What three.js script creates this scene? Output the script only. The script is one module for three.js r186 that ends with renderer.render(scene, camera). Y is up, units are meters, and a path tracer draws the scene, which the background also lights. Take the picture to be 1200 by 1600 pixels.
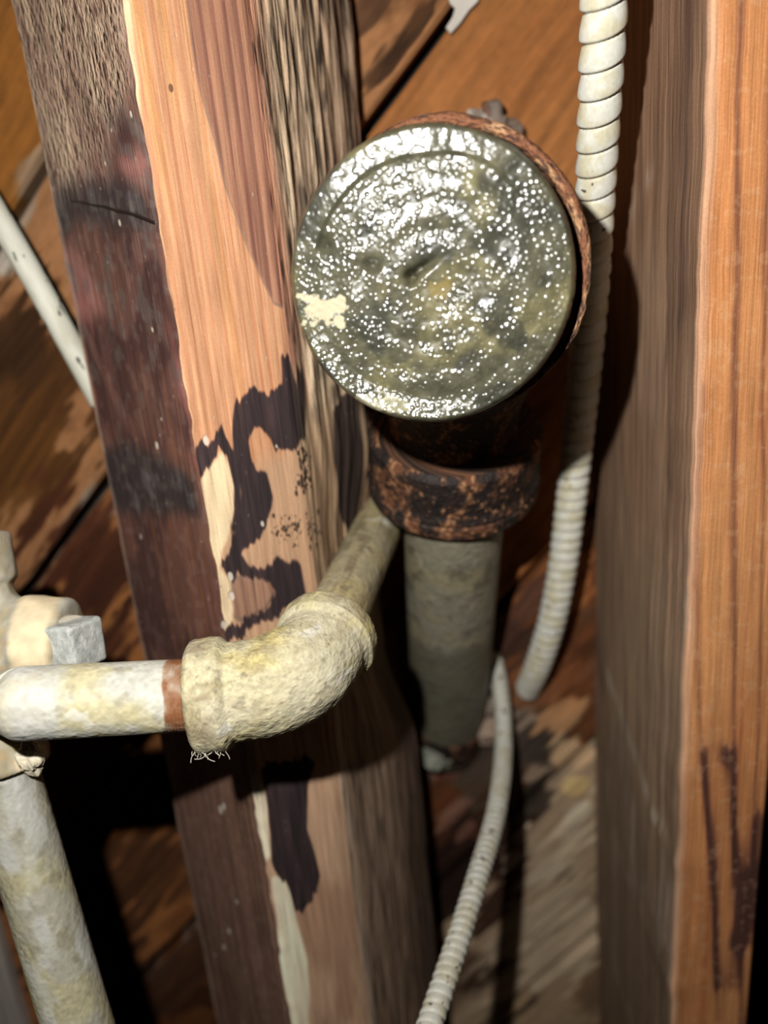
import * as THREE from 'three';
import { mergeGeometries } from 'three/addons/utils/BufferGeometryUtils.js';
import { RoundedBoxGeometry } from 'three/addons/geometries/RoundedBoxGeometry.js';

// ---------------------------------------------------------------- camera, light, exposure
// World: y up, z along the joists. The camera lies in the crawl space and looks up at the subfloor.
const scene = new THREE.Scene();
scene.background = new THREE.Color(0x000000);
const W = 1200, H = 1600, F = 1200;                       // the photograph's frame and focal length in its pixels
const CAM = new THREE.Vector3(0, 0.75, 0);
const camera = new THREE.PerspectiveCamera(2 * Math.atan(H / 2 / F) * 180 / Math.PI, W / H, 0.02, 20);
const AX = [new THREE.Vector3(0.995555, 0, -0.094185), new THREE.Vector3(0.089104, 0.324018, 0.941846), new THREE.Vector3(0.030518, -0.946051, 0.322577)];
camera.position.copy(CAM);
camera.quaternion.setFromRotationMatrix(new THREE.Matrix4().makeBasis(AX[0], AX[1], AX[2]));
camera.focus = 0.287;
camera.userData.fStop = 4.2;
const camVec = (x, y, z) => new THREE.Vector3().addScaledVector(AX[0], x).addScaledVector(AX[1], y).addScaledVector(AX[2], z);
const at = (px, py, d) => camVec((px - W / 2) / F * d, (H / 2 - py) / F * d, -d).add(CAM);   // a pixel and a depth -> a point of the place
const toPixel = (p) => { const q = p.clone().sub(CAM); const d = -q.dot(AX[2]); return [W / 2 + q.dot(AX[0]) / d * F, H / 2 - q.dot(AX[1]) / d * F, d]; };

const EXPOSURE = 1.3;
const FLASH = 0.60;
const flashAt = camVec(-0.058, 0.069, 0.004).add(CAM);
const flash = new THREE.PointLight(new THREE.Color(1, 0.98, 0.945), FLASH, 0, 2);
flash.position.copy(flashAt);
flash.castShadow = true; flash.shadow.radius = 0.22; flash.shadow.mapSize.set(2048, 2048); flash.shadow.camera.near = 0.02; flash.shadow.camera.far = 4;
scene.add(flash);

const renderer = new THREE.WebGLRenderer({ antialias: true });
renderer.toneMapping = THREE.LinearToneMapping;
renderer.toneMappingExposure = EXPOSURE;
renderer.shadowMap.enabled = true;

// ---------------------------------------------------------------- helpers
function rng(seed) { let a = seed >>> 0; return () => { a = (a + 0x6D2B79F5) >>> 0; let t = Math.imul(a ^ (a >>> 15), 1 | a); t = (t + Math.imul(t ^ (t >>> 7), 61 | t)) ^ t; return ((t ^ (t >>> 14)) >>> 0) / 4294967296; }; }
const PERM = new Uint8Array(512), VAL = new Float32Array(256);
{ const r = rng(77); const p = [...Array(256).keys()]; for (let i = 255; i > 0; i--) { const j = Math.floor(r() * (i + 1)); [p[i], p[j]] = [p[j], p[i]]; } for (let i = 0; i < 512; i++) PERM[i] = p[i & 255]; for (let i = 0; i < 256; i++) VAL[i] = r() * 2 - 1; }
const sm = (t) => t * t * (3 - 2 * t);
function n2(x, y) {
  const xi = Math.floor(x), yi = Math.floor(y), fx = sm(x - xi), fy = sm(y - yi), X = xi & 255, Y = yi & 255;
  const a = VAL[PERM[PERM[X] + Y]], b = VAL[PERM[PERM[(X + 1) & 255] + Y]], c = VAL[PERM[PERM[X] + ((Y + 1) & 255)]], d = VAL[PERM[PERM[(X + 1) & 255] + ((Y + 1) & 255)]];
  return a + (b - a) * fx + (c - a) * fy + (a - b - c + d) * fx * fy;
}
function n3(x, y, z) {
  const zi = Math.floor(z), fz = sm(z - zi), o = PERM[zi & 255] * 1.37, o2 = PERM[(zi + 1) & 255] * 1.37;
  const a = n2(x + o, y + o * 2.1), b = n2(x + o2, y + o2 * 2.1);
  return a + (b - a) * fz;
}
function fbm2(x, y, o = 4) { let s = 0, a = 0.5; for (let i = 0; i < o; i++) { s += a * n2(x, y); x = x * 2.03 + 17.1; y = y * 2.03 + 5.7; a *= 0.5; } return s; }
function fbm3(x, y, z, o = 4) { let s = 0, a = 0.5; for (let i = 0; i < o; i++) { s += a * n3(x, y, z); x = x * 2.03 + 11.3; y = y * 2.03 + 4.7; z = z * 2.03 + 8.1; a *= 0.5; } return s; }
const clamp = (x, a = 0, b = 1) => x < a ? a : x > b ? b : x;
const step = (a, b, x) => sm(clamp((x - a) / (b - a)));
const mix3 = (c, d, t) => { c[0] += (d[0] - c[0]) * t; c[1] += (d[1] - c[1]) * t; c[2] += (d[2] - c[2]) * t; };
const mul3 = (c, k) => { c[0] *= k; c[1] *= k; c[2] *= k; };

const DEPTH = 0.64;                                       // old wood and metal are a little darker than their paint charts
const usedNames = {};
function numbered(n) { usedNames[n] = (usedNames[n] ?? -1) + 1; return usedNames[n] ? `${n}_${String(usedNames[n]).padStart(3, '0')}` : n; }
function mesh(name, geometry, material, parent = scene) {
  const m = new THREE.Mesh(geometry, material); m.name = parent === scene ? numbered(name) : name; m.castShadow = m.receiveShadow = true; parent.add(m); return m;
}
function tag(o, label, category, group) { o.userData.label = label; o.userData.category = category; if (group) o.userData.group = group; return o; }
function thing(name, label, category, group) { const g = new THREE.Group(); g.name = numbered(name); scene.add(g); return tag(g, label, category, group); }

function dataTex(w, h, data, srgb, wrapS = THREE.RepeatWrapping, wrapT = THREE.MirroredRepeatWrapping) {
  const t = new THREE.DataTexture(data, w, h, THREE.RGBAFormat);
  if (srgb) t.colorSpace = THREE.SRGBColorSpace;
  t.magFilter = THREE.LinearFilter; t.minFilter = THREE.LinearFilter; t.wrapS = wrapS; t.wrapT = wrapT; t.needsUpdate = true; return t;
}
// fn(u, v, out) fills out = [r, g, b, bump 0..1, roughness 0..1]; colours as sRGB bytes
function surface(w, h, fn, { bump = 0.001, rough = false, wrapS, wrapT, params = {} } = {}) {
  const c = new Uint8Array(w * h * 4), b = new Uint8Array(w * h * 4), r = rough ? new Uint8Array(w * h * 4) : null, o = [0, 0, 0, 0.5, 0.8];
  for (let y = 0; y < h; y++) for (let x = 0; x < w; x++) {
    o[3] = 0.5; o[4] = 0.8; fn((x + 0.5) / w, (y + 0.5) / h, o);
    const i = (y * w + x) * 4;
    c[i] = clamp(o[0], 0, 255); c[i + 1] = clamp(o[1], 0, 255); c[i + 2] = clamp(o[2], 0, 255); c[i + 3] = 255;
    b[i] = b[i + 1] = b[i + 2] = clamp(o[3]) * 255; b[i + 3] = 255;
    if (r) { r[i] = r[i + 1] = r[i + 2] = clamp(o[4]) * 255; r[i + 3] = 255; }
  }
  const m = new THREE.MeshPhysicalMaterial({ color: new THREE.Color(DEPTH, DEPTH, DEPTH), map: dataTex(w, h, c, true, wrapS, wrapT), bumpMap: dataTex(w, h, b, false, wrapS, wrapT), bumpScale: bump, roughness: rough ? 1 : 0.8, specularIntensity: 0.5, ...params });
  if (r) m.roughnessMap = dataTex(w, h, r, false, wrapS, wrapT);
  return m;
}
// a mask drawn with filled shapes; sample(u, v) reads it, v counted from the top
function mask(w, h, draw, blur = 0) {
  const cv = document.createElement('canvas'); cv.width = w; cv.height = h; const g = cv.getContext('2d');
  g.fillStyle = '#000'; g.fillRect(0, 0, w, h); draw(g);
  const d = new Float32Array(g.getImageData(0, 0, w, h).data);
  for (let pass = 0; pass < (blur ? 2 : 0); pass++) for (let ch = 0; ch < 3; ch++) {           // box blur, rows then columns, twice
    const row = new Float32Array(Math.max(w, h)), k = 2 * blur + 1;
    const run = (n, off, st) => { for (let i = 0; i < n; i++) row[i] = d[off + i * st + ch]; let a = 0; for (let i = -blur; i <= blur; i++) a += row[clamp(i, 0, n - 1)]; for (let i = 0; i < n; i++) { d[off + i * st + ch] = a / k; a += row[Math.min(i + blur + 1, n - 1)] - row[Math.max(i - blur, 0)]; } };
    for (let y = 0; y < h; y++) run(w, y * w * 4, 4); for (let x = 0; x < w; x++) run(h, x * 4, w * 4);
  }
  return (u, v, ch = 0) => {
    const x = clamp(u * w - 0.5, 0, w - 1.001), y = clamp(v * h - 0.5, 0, h - 1.001), xi = Math.floor(x), yi = Math.floor(y), fx = x - xi, fy = y - yi, i = (yi * w + xi) * 4 + ch;
    return ((d[i] * (1 - fx) + d[i + 4] * fx) * (1 - fy) + (d[i + w * 4] * (1 - fx) + d[i + w * 4 + 4] * fx) * fy) / 255;
  };
}

// a grid of points -> geometry; closed round u when wrap
function gridGeometry(nu, nv, point, uv, { flip = false, caps = false } = {}) {
  const pos = [], tex = [], idx = [], p = new THREE.Vector3(), q = [0, 0];
  for (let j = 0; j <= nv; j++) for (let i = 0; i <= nu; i++) { point(i / nu, j / nv, p); pos.push(p.x, p.y, p.z); uv(i / nu, j / nv, q); tex.push(q[0], q[1]); }
  for (let j = 0; j < nv; j++) for (let i = 0; i < nu; i++) {
    const a = j * (nu + 1) + i, b = a + 1, c = a + nu + 1, d = c + 1;
    if (flip) idx.push(a, c, b, b, c, d); else idx.push(a, b, c, b, d, c);
  }
  if (caps) for (const j of [0, nv]) {
    const c = new THREE.Vector3(), k = pos.length / 3; for (let i = 0; i < nu; i++) { const o = (j * (nu + 1) + i) * 3; c.x += pos[o]; c.y += pos[o + 1]; c.z += pos[o + 2]; }
    c.divideScalar(nu); pos.push(c.x, c.y, c.z); tex.push(tex[j * (nu + 1) * 2], tex[j * (nu + 1) * 2 + 1]);
    for (let i = 0; i < nu; i++) { const a = j * (nu + 1) + i; if ((j === 0) !== flip) idx.push(k, a + 1, a); else idx.push(k, a, a + 1); }
  }
  const g = new THREE.BufferGeometry();
  g.setAttribute('position', new THREE.Float32BufferAttribute(pos, 3)); g.setAttribute('uv', new THREE.Float32BufferAttribute(tex, 2)); g.setIndex(idx);
  g.computeVertexNormals(); 
  return g;
}
// weld the normals of the first and last column of a closed sweep
function weld(g, nu, nv) {
  const n = g.attributes.normal;
  for (let j = 0; j <= nv; j++) { const a = j * (nu + 1), b = a + nu; const x = n.getX(a) + n.getX(b), y = n.getY(a) + n.getY(b), z = n.getZ(a) + n.getZ(b), l = Math.hypot(x, y, z) || 1; n.setXYZ(a, x / l, y / l, z / l); n.setXYZ(b, x / l, y / l, z / l); }
  return g;
}
// sweep along a curve; radius(sMetres, angle, t); uv = [angle / 2pi, s / vLength]
function sweep(curve, nAlong, nAround, radius, { vLength = 1, caps = true, seam = 0, tAt = (t) => t } = {}) {
  curve.arcLengthDivisions = 800; const L = curve.getLength(); const frames = [];
  let N = null, prevT = null;
  for (let j = 0; j <= nAlong; j++) {
    const t = clamp(tAt(j / nAlong)), P = curve.getPointAt(t), T = curve.getTangentAt(t).normalize();
    if (!N) { N = AX[2].clone().negate(); if (Math.abs(N.dot(T)) > 0.9) N = new THREE.Vector3(0, 0, 1); N.addScaledVector(T, -N.dot(T)).normalize(); }
    else { N.applyQuaternion(new THREE.Quaternion().setFromUnitVectors(prevT, T)); N.addScaledVector(T, -N.dot(T)).normalize(); }
    prevT = T; frames.push([P, N.clone(), new THREE.Vector3().crossVectors(T, N), t]);
  }
  const g = gridGeometry(nAround, nAlong, (u, v, p) => {
    const [P, Nn, B, t] = frames[Math.round(v * nAlong)], a = u * Math.PI * 2 + seam, r = radius(t * L, a, t);
    p.copy(P).addScaledVector(Nn, Math.cos(a) * r).addScaledVector(B, Math.sin(a) * r);
  }, (u, v, q) => { q[0] = u; q[1] = frames[Math.round(v * nAlong)][3] * L / vLength; }, { caps });
  return weld(g, nAround, nAlong);
}
class Polyline extends THREE.CurvePath { constructor(pts) { super(); for (let i = 0; i + 1 < pts.length; i++) this.add(new THREE.LineCurve3(pts[i], pts[i + 1])); } }
const line = (a, b) => new THREE.LineCurve3(a, b);
const spline = (pts) => new THREE.CatmullRomCurve3(pts, false, 'centripetal');

// naive surface nets over a signed distance (negative inside)
function surfaceNets(lo, hi, cell, sdf) {
  const nx = Math.ceil((hi.x - lo.x) / cell) + 1, ny = Math.ceil((hi.y - lo.y) / cell) + 1, nz = Math.ceil((hi.z - lo.z) / cell) + 1;
  const f = new Float32Array(nx * ny * nz), id = new Int32Array(nx * ny * nz).fill(-1), pos = [], idx = [];
  const I = (x, y, z) => (z * ny + y) * nx + x;
  for (let z = 0; z < nz; z++) for (let y = 0; y < ny; y++) for (let x = 0; x < nx; x++) f[I(x, y, z)] = sdf(lo.x + x * cell, lo.y + y * cell, lo.z + z * cell);
  const E = [[0, 1], [2, 3], [4, 5], [6, 7], [0, 2], [1, 3], [4, 6], [5, 7], [0, 4], [1, 5], [2, 6], [3, 7]], v = new Float32Array(8);
  for (let z = 0; z < nz - 1; z++) for (let y = 0; y < ny - 1; y++) for (let x = 0; x < nx - 1; x++) {
    let m = 0; for (let k = 0; k < 8; k++) { v[k] = f[I(x + (k & 1), y + ((k >> 1) & 1), z + (k >> 2))]; if (v[k] < 0) m |= 1 << k; }
    if (m === 0 || m === 255) continue;
    let sx = 0, sy = 0, sz = 0, c = 0;
    for (const [a, b] of E) if ((v[a] < 0) !== (v[b] < 0)) { const t = v[a] / (v[a] - v[b]); sx += (a & 1) + ((b & 1) - (a & 1)) * t; sy += ((a >> 1) & 1) + (((b >> 1) & 1) - ((a >> 1) & 1)) * t; sz += (a >> 2) + ((b >> 2) - (a >> 2)) * t; c++; }
    id[I(x, y, z)] = pos.length / 3; pos.push(lo.x + (x + sx / c) * cell, lo.y + (y + sy / c) * cell, lo.z + (z + sz / c) * cell);
  }
  const quad = (a, b, c, d, fl) => { if (a < 0 || b < 0 || c < 0 || d < 0) return; if (fl) idx.push(a, b, c, a, c, d); else idx.push(a, c, b, a, d, c); };
  for (let z = 1; z < nz - 1; z++) for (let y = 1; y < ny - 1; y++) for (let x = 1; x < nx - 1; x++) {
    const s = f[I(x, y, z)] < 0;
    if (s !== (f[I(x + 1, y, z)] < 0)) quad(id[I(x, y - 1, z - 1)], id[I(x, y, z - 1)], id[I(x, y, z)], id[I(x, y - 1, z)], s);
    if (s !== (f[I(x, y + 1, z)] < 0)) quad(id[I(x - 1, y, z - 1)], id[I(x - 1, y, z)], id[I(x, y, z)], id[I(x, y, z - 1)], s);
    if (s !== (f[I(x, y, z + 1)] < 0)) quad(id[I(x - 1, y - 1, z)], id[I(x, y - 1, z)], id[I(x, y, z)], id[I(x - 1, y, z)], s);
  }
  const g = new THREE.BufferGeometry(); g.setAttribute('position', new THREE.Float32BufferAttribute(pos, 3)); g.setIndex(idx); g.computeVertexNormals(); return g;
}
const smin = (a, b, k) => { const h = Math.max(k - Math.abs(a - b), 0) / k; return Math.min(a, b) - h * h * k * 0.25; };
function sdCone(px, py, pz, a, b, r1, r2) {            // capped cylinder from a to b with a radius at each end
  const bx = b.x - a.x, by = b.y - a.y, bz = b.z - a.z, L = Math.hypot(bx, by, bz), dx = px - a.x, dy = py - a.y, dz = pz - a.z;
  const t = (dx * bx + dy * by + dz * bz) / L, rr = Math.sqrt(Math.max(dx * dx + dy * dy + dz * dz - t * t, 0)), r = r1 + (r2 - r1) * clamp(t / L);
  const ox = rr - r, oy = Math.max(-t, t - L);
  return Math.min(Math.max(ox, oy), 0) + Math.hypot(Math.max(ox, 0), Math.max(oy, 0));
}
function paintVertices(g, fn) { const p = g.attributes.position, c = [], o = [0, 0, 0], k = new THREE.Color(); for (let i = 0; i < p.count; i++) { fn(p.getX(i), p.getY(i), p.getZ(i), o, i); k.setRGB(clamp(o[0] / 255), clamp(o[1] / 255), clamp(o[2] / 255), THREE.SRGBColorSpace); c.push(k.r, k.g, k.b); } g.setAttribute('color', new THREE.Float32BufferAttribute(c, 3)); return g; }
function lump(center, sx, sy, sz, seed, rough = 0.25, detail = 4) {
  const g = new THREE.IcosahedronGeometry(1, detail * 3), p = g.attributes.position;
  for (let i = 0; i < p.count; i++) { const x = p.getX(i), y = p.getY(i), z = p.getZ(i), k = 1 + rough * fbm3(x * 1.3 + seed, y * 1.3, z * 1.3, 4) * 1.6; p.setXYZ(i, center.x + x * sx * k, center.y + y * sy * k, center.z + z * sz * k); }
  g.computeVertexNormals(); return g;
}

// ---------------------------------------------------------------- the subfloor: diagonal boards
const PLANE = 0.4555, SUB = CAM.y + PLANE;               // height of the boards' lower faces
const onSubfloor = (px, py, drop = 0) => { const r = at(px, py, 1).sub(CAM); return r.multiplyScalar((PLANE - drop) / r.y).add(CAM); };
const ceiling = new THREE.Group(); ceiling.name = 'ceiling'; ceiling.userData.kind = 'structure'; scene.add(ceiling);
const Q = Math.SQRT1_2, BW = 0.1225, SEAM0 = 0.046;      // boards run along (1, 0, 1); width and one joint's place across them
const plankAL = (p) => (p.x + p.z) * Q, plankAC = (p) => (p.z - p.x) * Q;
const plankBase = (k) => [SEAM0 + k * BW, SEAM0 + (k + 1) * BW];
// per board: base colour, dark-stain colour and amount, grain strength, drop of its face
const BOARDS = {
  2: { c: [170, 108, 50], d: [96, 58, 26], a: 0.35, drop: 0 }, 1: { c: [150, 96, 42], d: [70, 42, 18], a: 0.55, drop: 0.002 }, 0: { c: [176, 124, 82], d: [92, 58, 34], a: 0.75, drop: 0.003 },
  '-1': { c: [176, 116, 66], d: [150, 92, 50], a: 0.35, drop: 0 }, '-2': { c: [178, 114, 66], d: [90, 52, 26], a: 0.45, drop: 0.001 }, '-3': { c: [120, 72, 42], d: [52, 32, 22], a: 0.7, drop: 0 },
  '-4': { c: [196, 168, 136], d: [70, 44, 32], a: 0.8, drop: 0.001 }, '-5': { c: [190, 160, 126], d: [104, 76, 54], a: 0.6, drop: 0.004 }, '-6': { c: [170, 140, 108], d: [96, 66, 46], a: 0.6, drop: 0.002 },
};
const TL = 1.3, TW = 1280, TH = 224;                     // one board texture covers 1.3 m of length
// marks on the boards: photographs' spots turned into (along, across) on the board
const subMarks = [];                                     // {al, ac, rx, ry, color, soft}
const spotOn = (px, py, rx, ry, col, amt = 0.9) => { const p = onSubfloor(px, py); subMarks.push({ al: plankAL(p), ac: plankAC(p), rx, ry, col, amt }); };
// grey smears along the joint and plaster splashes
for (const [x, y] of [[60, 900], [80, 870], [100, 838], [120, 805], [142, 775]]) spotOn(x, y, 0.02, 0.005, [176, 158, 140], 0.8);
spotOn(30, 340, 0.022, 0.006, [170, 150, 130], 0.8); spotOn(52, 290, 0.02, 0.006, [165, 145, 126], 0.7); spotOn(12, 400, 0.012, 0.008, [200, 190, 176], 0.9);
spotOn(150, 885, 0.006, 0.005, [200, 182, 165], 0.9); spotOn(165, 800, 0.012, 0.004, [170, 150, 135], 0.7); spotOn(178, 860, 0.014, 0.004, [180, 160, 145], 0.7);
spotOn(145, 1240, 0.02, 0.012, [190, 168, 150], 0.8); spotOn(300, 1450, 0.03, 0.007, [170, 150, 134], 0.7); spotOn(240, 1510, 0.03, 0.008, [160, 140, 124], 0.6);
spotOn(210, 1390, 0.07, 0.004, [46, 28, 16], 0.9); spotOn(190, 1350, 0.05, 0.005, [60, 36, 20], 0.7); spotOn(250, 1330, 0.05, 0.004, [46, 28, 16], 0.8);
spotOn(640, 60, 0.05, 0.004, [64, 42, 26], 0.85); spotOn(600, 110, 0.02, 0.006, [60, 40, 26], 0.8); spotOn(570, 30, 0.02, 0.007, [84, 58, 40], 0.8);
spotOn(60, 600, 0.075, 0.045, [78, 48, 22], 0.85); spotOn(40, 720, 0.05, 0.03, [96, 60, 26], 0.8); spotOn(30, 520, 0.03, 0.02, [60, 38, 20], 0.7); spotOn(200, 1370, 0.12, 0.055, [92, 58, 36], 0.85); spotOn(130, 900, 0.06, 0.045, [88, 48, 30], 0.9); spotOn(110, 960, 0.06, 0.05, [80, 44, 28], 0.85); spotOn(230, 1540, 0.08, 0.03, [80, 52, 36], 0.8);
// plaster and dirt about the pipe's foot
for (const [x, y, a, b, c, k] of [[780, 1190, 0.085, 0.06, [92, 80, 68], 0.75], [850, 1060, 0.03, 0.03, [150, 92, 56], 0.7], [745, 1095, 0.012, 0.009, [176, 158, 140], 0.7], [762, 1135, 0.010, 0.010, [190, 166, 146], 0.8], [820, 1130, 0.012, 0.012, [170, 150, 132], 0.7], [840, 1210, 0.014, 0.010, [186, 160, 136], 0.8], [800, 1000, 0.03, 0.02, [66, 46, 38], 0.8],
  [850, 1170, 0.02, 0.02, [60, 52, 44], 0.75], [800, 1180, 0.03, 0.018, [72, 62, 54], 0.7], [830, 1250, 0.02, 0.016, [48, 40, 34], 0.8], [735, 1190, 0.03, 0.018, [80, 66, 56], 0.8], [700, 1200, 0.014, 0.012, [150, 96, 84], 0.7], [690, 1250, 0.02, 0.012, [110, 60, 30], 0.8],
  [885, 1110, 0.02, 0.014, [214, 160, 110], 0.8], [890, 1180, 0.016, 0.014, [236, 196, 150], 0.9], [895, 1225, 0.012, 0.010, [244, 206, 140], 0.8], [900, 1270, 0.012, 0.010, [214, 196, 172], 0.8], [860, 900, 0.03, 0.02, [190, 118, 66], 0.6], [840, 940, 0.02, 0.012, [90, 60, 50], 0.8],
  [720, 1330, 0.05, 0.03, [46, 28, 20], 0.9], [690, 1400, 0.05, 0.03, [42, 26, 20], 0.9], [800, 1360, 0.028, 0.016, [50, 30, 22], 0.85], [770, 1420, 0.035, 0.02, [60, 36, 26], 0.85], [790, 1500, 0.04, 0.010, [58, 42, 32], 0.8], [830, 1560, 0.04, 0.010, [70, 52, 40], 0.7],
  [870, 1330, 0.05, 0.022, [236, 214, 182], 0.8], [830, 1440, 0.05, 0.018, [224, 200, 168], 0.75], [870, 1500, 0.06, 0.026, [232, 206, 172], 0.8], [730, 1300, 0.012, 0.006, [160, 110, 90], 0.6], [690, 1290, 0.04, 0.006, [170, 120, 100], 0.6]]) spotOn(x, y, a, b, c, k);

function boardMaterial(k) {
  const B = BOARDS[k] || BOARDS[-2], [q0] = plankBase(k), ms = subMarks.filter((m) => m.ac > q0 - 0.03 && m.ac < q0 + BW + 0.03), s = k * 31.7 + 200;
  return surface(TW, TH, (u, v, o) => {
    const al = (u - 0.62) * TL, ac = q0 + v * BW;         // metres along and across
    const warp = fbm2(al * 5 + s, ac * 14, 3) * 0.02, g = fbm2(al * 9 + s, (ac + warp) * 210 + s, 4), fine = n2(al * 60 + s, ac * 900), ring = Math.sin((ac + warp * 1.6) * 560 + n2(al * 3, ac * 20 + s) * 5);
    const blot = fbm2(al * 16 + s * 1.3, ac * 26 + s, 5), c = [B.c[0], B.c[1], B.c[2]];
    mix3(c, B.d, clamp(step(0.02, 0.34, blot) * B.a * 0.9 + clamp(g) * 0.2 * B.a));
    mul3(c, 1 + g * 0.14 + ring * 0.03 + fine * 0.03 + n2(al * 300, ac * 400) * 0.04);
    let bump = 0.5 + g * 0.3 + fine * 0.08;
    for (const m of ms) {
      const dx = (al - m.al) / m.rx, dy = (ac - m.ac) / m.ry, r = Math.hypot(dx, dy); if (r > 2.2) continue;
      const kn = clamp(m.rx / 0.03, 0.4, 1), e = r + (fbm2(al * 34 + s, ac * 190, 4) * 1.3 + fbm2(al * 24, ac * 40 + s, 2) * 0.7) * kn, t = step(1.15, 0.75, e) * m.amt;
      mix3(c, [m.col[0] * (1 + g * 0.3 + fine * 0.08), m.col[1] * (1 + g * 0.3 + fine * 0.08), m.col[2] * (1 + g * 0.3 + fine * 0.08)], t); bump += t * (m.col[0] > 140 ? 0.2 : -0.05);
    }
    o[0] = c[0]; o[1] = c[1]; o[2] = c[2]; o[3] = bump;
  }, { bump: 0.0016, wrapS: THREE.MirroredRepeatWrapping, wrapT: THREE.RepeatWrapping, params: { roughness: 0.85, specularIntensity: 0.25 } });
}
for (let k = -8; k <= 4; k++) {
  const B = BOARDS[k] || BOARDS[-2], [q0, q1] = plankBase(k), gap = 0.0018, wob = k * 3.1, nU = 90, half = 1.25, cx = -0.08;
  const prof = [[q0 + gap, 0.02], [q0 + gap, 0.0025], [q0 + gap + 0.002, 0], [q1 - gap - 0.002, 0], [q1 - gap, 0.0025], [q1 - gap, 0.02]];
  const g = gridGeometry(nU, prof.length, (u, v, p) => {
    const i = Math.round(v * prof.length) % prof.length, al = cx + (u - 0.5) * 2 * half, [ac0, h] = prof[i], ac = ac0 + (i < 3 ? 1 : -1) * (0.001 + 0.0014 * n2(al * 14 + wob + (i < 3 ? 0 : 40), i < 3 ? 1 : 2));
    p.set((al - ac) * Q, SUB - B.drop + h + 0.0012 * n2(al * 4 + wob, ac * 9), (al + ac) * Q);
  }, (u, v, q) => { const i = Math.round(v * prof.length) % prof.length, al = cx + (u - 0.5) * 2 * half; q[0] = al / TL + 0.62; q[1] = (prof[i][0] - q0) / BW; }, { flip: false });
  mesh('plank', g.toNonIndexed(), k >= -6 && k <= 2 ? boardMaterial(k) : boardMaterial(-2), ceiling).geometry.computeVertexNormals();
}
// dark building felt above the boards closes the gaps
{ const g = new THREE.BoxGeometry(2.6, 0.01, 2.6); g.translate(-0.05, SUB + 0.03, -0.2); mesh('underlay', g, new THREE.MeshStandardMaterial({ color: 0x1c1714, roughness: 1 }), ceiling); }

// ---------------------------------------------------------------- left joist: a dark side, an orange front, a weathered right flank
const J = { A: [at(20, 0, 0.330), at(340, 1600, 0.480)], B: [at(190, 0, 0.277), at(455, 1600, 0.400)], C: [at(385, 0, 0.296), at(577, 1600, 0.430)], D: [at(545, 0, 0.372), at(692, 1600, 0.540)] };
const edge = (k, s) => J[k][0].clone().lerp(J[k][1], s);
const JLEN = J.B[0].distanceTo(J.B[1]);
const WIDTHS = [J.A[0].distanceTo(J.B[0]), J.B[0].distanceTo(J.C[0]), J.C[0].distanceTo(J.D[0])];
function joistPoint(c, s) {                              // c 0..1 dark side, 1..2 front, 2..3 flank
  if (c <= 1) return edge('A', s).lerp(edge('B', s), c);
  if (c <= 2) return edge('B', s).lerp(edge('C', s), c - 1);
  const t = c - 2, C = edge('C', s), D = edge('D', s); D.x -= 0.014 * step(0.34, 0.44, s) * step(0.64, 0.54, s);   // a waney hollow behind the pipes
  const M = C.clone().lerp(D, 0.55).add(new THREE.Vector3(0.002, -0.003, 0));
  return C.multiplyScalar((1 - t) * (1 - t)).addScaledVector(M, 2 * t * (1 - t)).addScaledVector(D, t * t);
}
const S0 = -0.04, S1 = 1.04;                             // the texture's stretch along the joist
function joistSpot(px, py, face) {                       // where on the joist a spot of the photograph lies
  let c = face + 0.5, s = py / H;
  for (let i = 0; i < 12; i++) {
    const f0 = toPixel(joistPoint(c, s)), e = 1e-3, fc = toPixel(joistPoint(c + e, s)), fs = toPixel(joistPoint(c, s + e));
    const a = (fc[0] - f0[0]) / e, b = (fs[0] - f0[0]) / e, d = (fc[1] - f0[1]) / e, g = (fs[1] - f0[1]) / e, det = a * g - b * d, rx = px - f0[0], ry = py - f0[1];
    c = clamp(c + (rx * g - ry * b) / det, face - 0.2, face + 1.2); s += (a * ry - d * rx) / det;
  }
  return [clamp(c, face - 0.02, face + 1.02) / 3, (s - S0) / (S1 - S0)];
}
const MW = 768, MH = 1536;
function fillOn(g, face, pts, style, soft = 0) {
  g.fillStyle = style; g.beginPath();
  pts.forEach(([x, y], i) => { const [u, v] = joistSpot(x, y, face); i ? g.lineTo(u * MW, v * MH) : g.moveTo(u * MW, v * MH); });
  g.closePath(); g.filter = soft ? `blur(${soft}px)` : 'none'; g.fill(); g.filter = 'none';
}
const dab = (g, face, x, y, r, style) => { const [u, v] = joistSpot(x, y, face); g.fillStyle = style; g.beginPath(); g.ellipse(u * MW, v * MH, r * (face === 1 ? 1.4 : 1), r * 1.3, 0, 0, 7); g.fill(); };
const additive = (draw) => (g) => { g.globalCompositeOperation = 'lighter'; draw(g); };
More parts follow.
